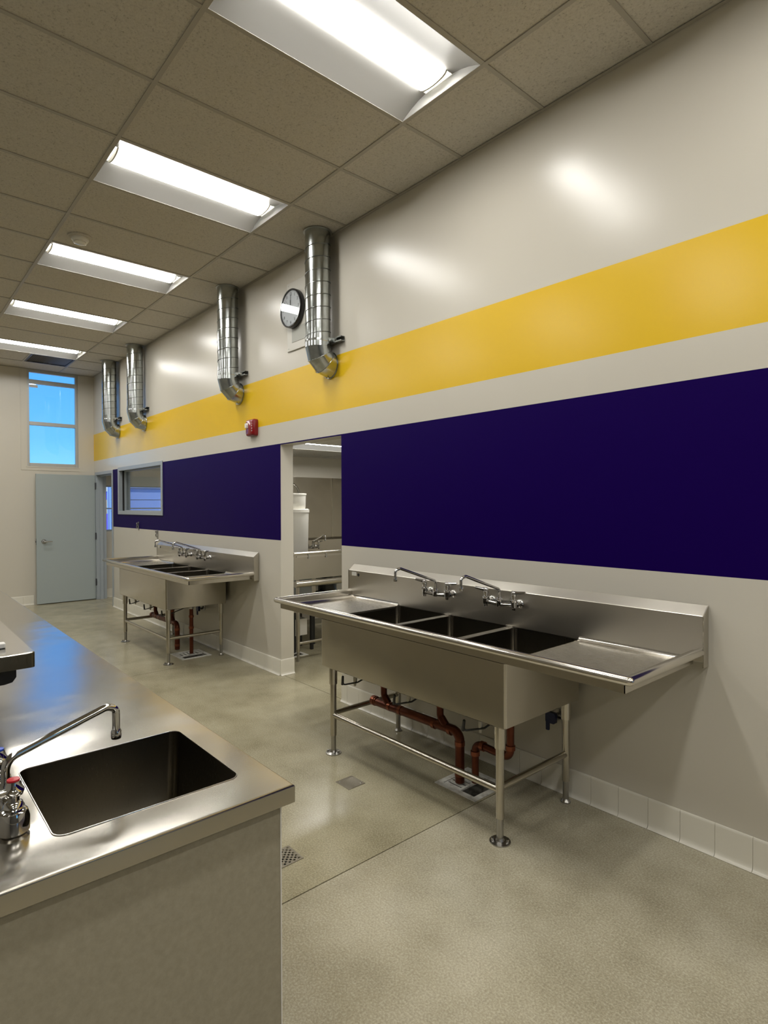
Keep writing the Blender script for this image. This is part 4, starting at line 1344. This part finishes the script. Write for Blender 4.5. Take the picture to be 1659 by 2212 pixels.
obj('riser', MB().tube([(0, 0, 1.165), (0, 0, 1.45)], .012, 12).tube([(0, 0, 1.185), (.128, 0, 1.185)], .012, 12), 'chrome', t, smooth=60)
obj('spray_head', MB().lathe([(.012, 1.50), (.02, 1.48), (.03, 1.42), (.03, 1.40), (.001, 1.40)], (0, -.32, 0), n=16), 'black', t)
t = thing('brace_bar', 'dark slanted steel brace above the dish table end', 'brace', (5.6, -.62, .886))
obj('bar', MB().tube([(0, -.16, 0.012), (0, .06, .26)], .014, 10), 'steel_tube', t, smooth=50)
obj('bracket', MB().box(-.03, .03, -.20, -.12, 0, .006), 'strut', t)

# ================================================================= OUTSIDE
b = MB().box(XF + 0.2, 70, -40, 40, -0.35, -0.25)
g_ = struct('ground', b, 'asphalt', 'pale paving outside the end wall', smooth=0)
b = MB().box(-70, XR - .3, -40, 40, -0.35, -0.25)
struct('ground_rear', b, 'asphalt', 'pale paving outside the rear windows', smooth=0)
b = MB().box(XR - 3.0, XR - .16, -.5, 3.0, 2.5, 2.6)  # canopy added out of view to stop sun entering the rear window
struct('sun_block_canopy', b, 'asphalt', 'added unseen flat canopy keeping sun out of the rear window', smooth=0)
t = thing('metal_shed', 'blue metal sided shed outside the side room window', 'shed', (13.3, -2.0, -.25))
b = MB()
for k in range(9):
    z = .25 * k
    b.box(0, .35, -1.2, 1.02, z, z + .235)
obj('siding', b, 'siding', t, smooth=0)
obj('backing', MB().box(.05, .30, -1.18, 1.0, 0, 2.25), 'frame', t, smooth=0)
obj('roof', MB().box(-.05, .4, -1.25, 1.07, 2.25, 2.32), 'siding', t, smooth=0)
t = thing('wrapped_post', 'orange and violet wrapped post outside the side room window', 'post', (13.0, -.70, -.25))
for za, zb2, mt, r_ in ((0, 1.27, 'orange', .075), (1.27, 1.70, 'violet', .085), (1.70, 1.99, 'orange', .07), (1.99, 2.16, 'violet', .075), (2.16, 2.6, 'white', .09)):
    obj('band', MB().lathe([(.001, za), (r_, za), (r_, zb2), (.001, zb2)], n=20), mt, t)
t = thing('pale_panel', 'pale blue upright panel outside beside the wrapped post', 'panel', (13.2, -.86, -.25))
obj('panel', MB().box(0, .03, -.05, .07, 0, 2.6), 'paleblue', t, smooth=0)
obj('stripe', MB().box(-.004, 0, -.025, .0, 0, 2.6), 'siding', t, smooth=0)
t = thing('tree', 'leafy treetop just showing at the corner of the high window', 'tree', (22, -2.75, -.25))
obj('trunk', MB().tube([(0, 0, 0), (.05, .05, 1.6), (0, 0, 3.0)], [.12, .09, .03], 10), 'bark', t)
b = MB()
rnd = random.Random(3)
for i in range(420):
    u = Vector((rnd.gauss(0, 1), rnd.gauss(0, 1), rnd.gauss(0, 1))).normalized() * (rnd.random() ** .5)
    c_ = Vector((u.x * .7, u.y * .7, 2.75 + u.z * .75))
    a = rnd.random() * 2 * PI; s_ = .05 + rnd.random() * .04
    d1_ = Vector((math.cos(a), math.sin(a), rnd.uniform(-.6, .6))) * s_
    d2_ = Vector((-math.sin(a), math.cos(a), rnd.uniform(-.6, .6))) * s_ * .5
    b.quad(c_ - d1_, c_ - d2_, c_ + d1_, c_ + d2_)
lf = obj('foliage', b, 'leaf', t, smooth=0)
lf['kind'] = 'stuff'
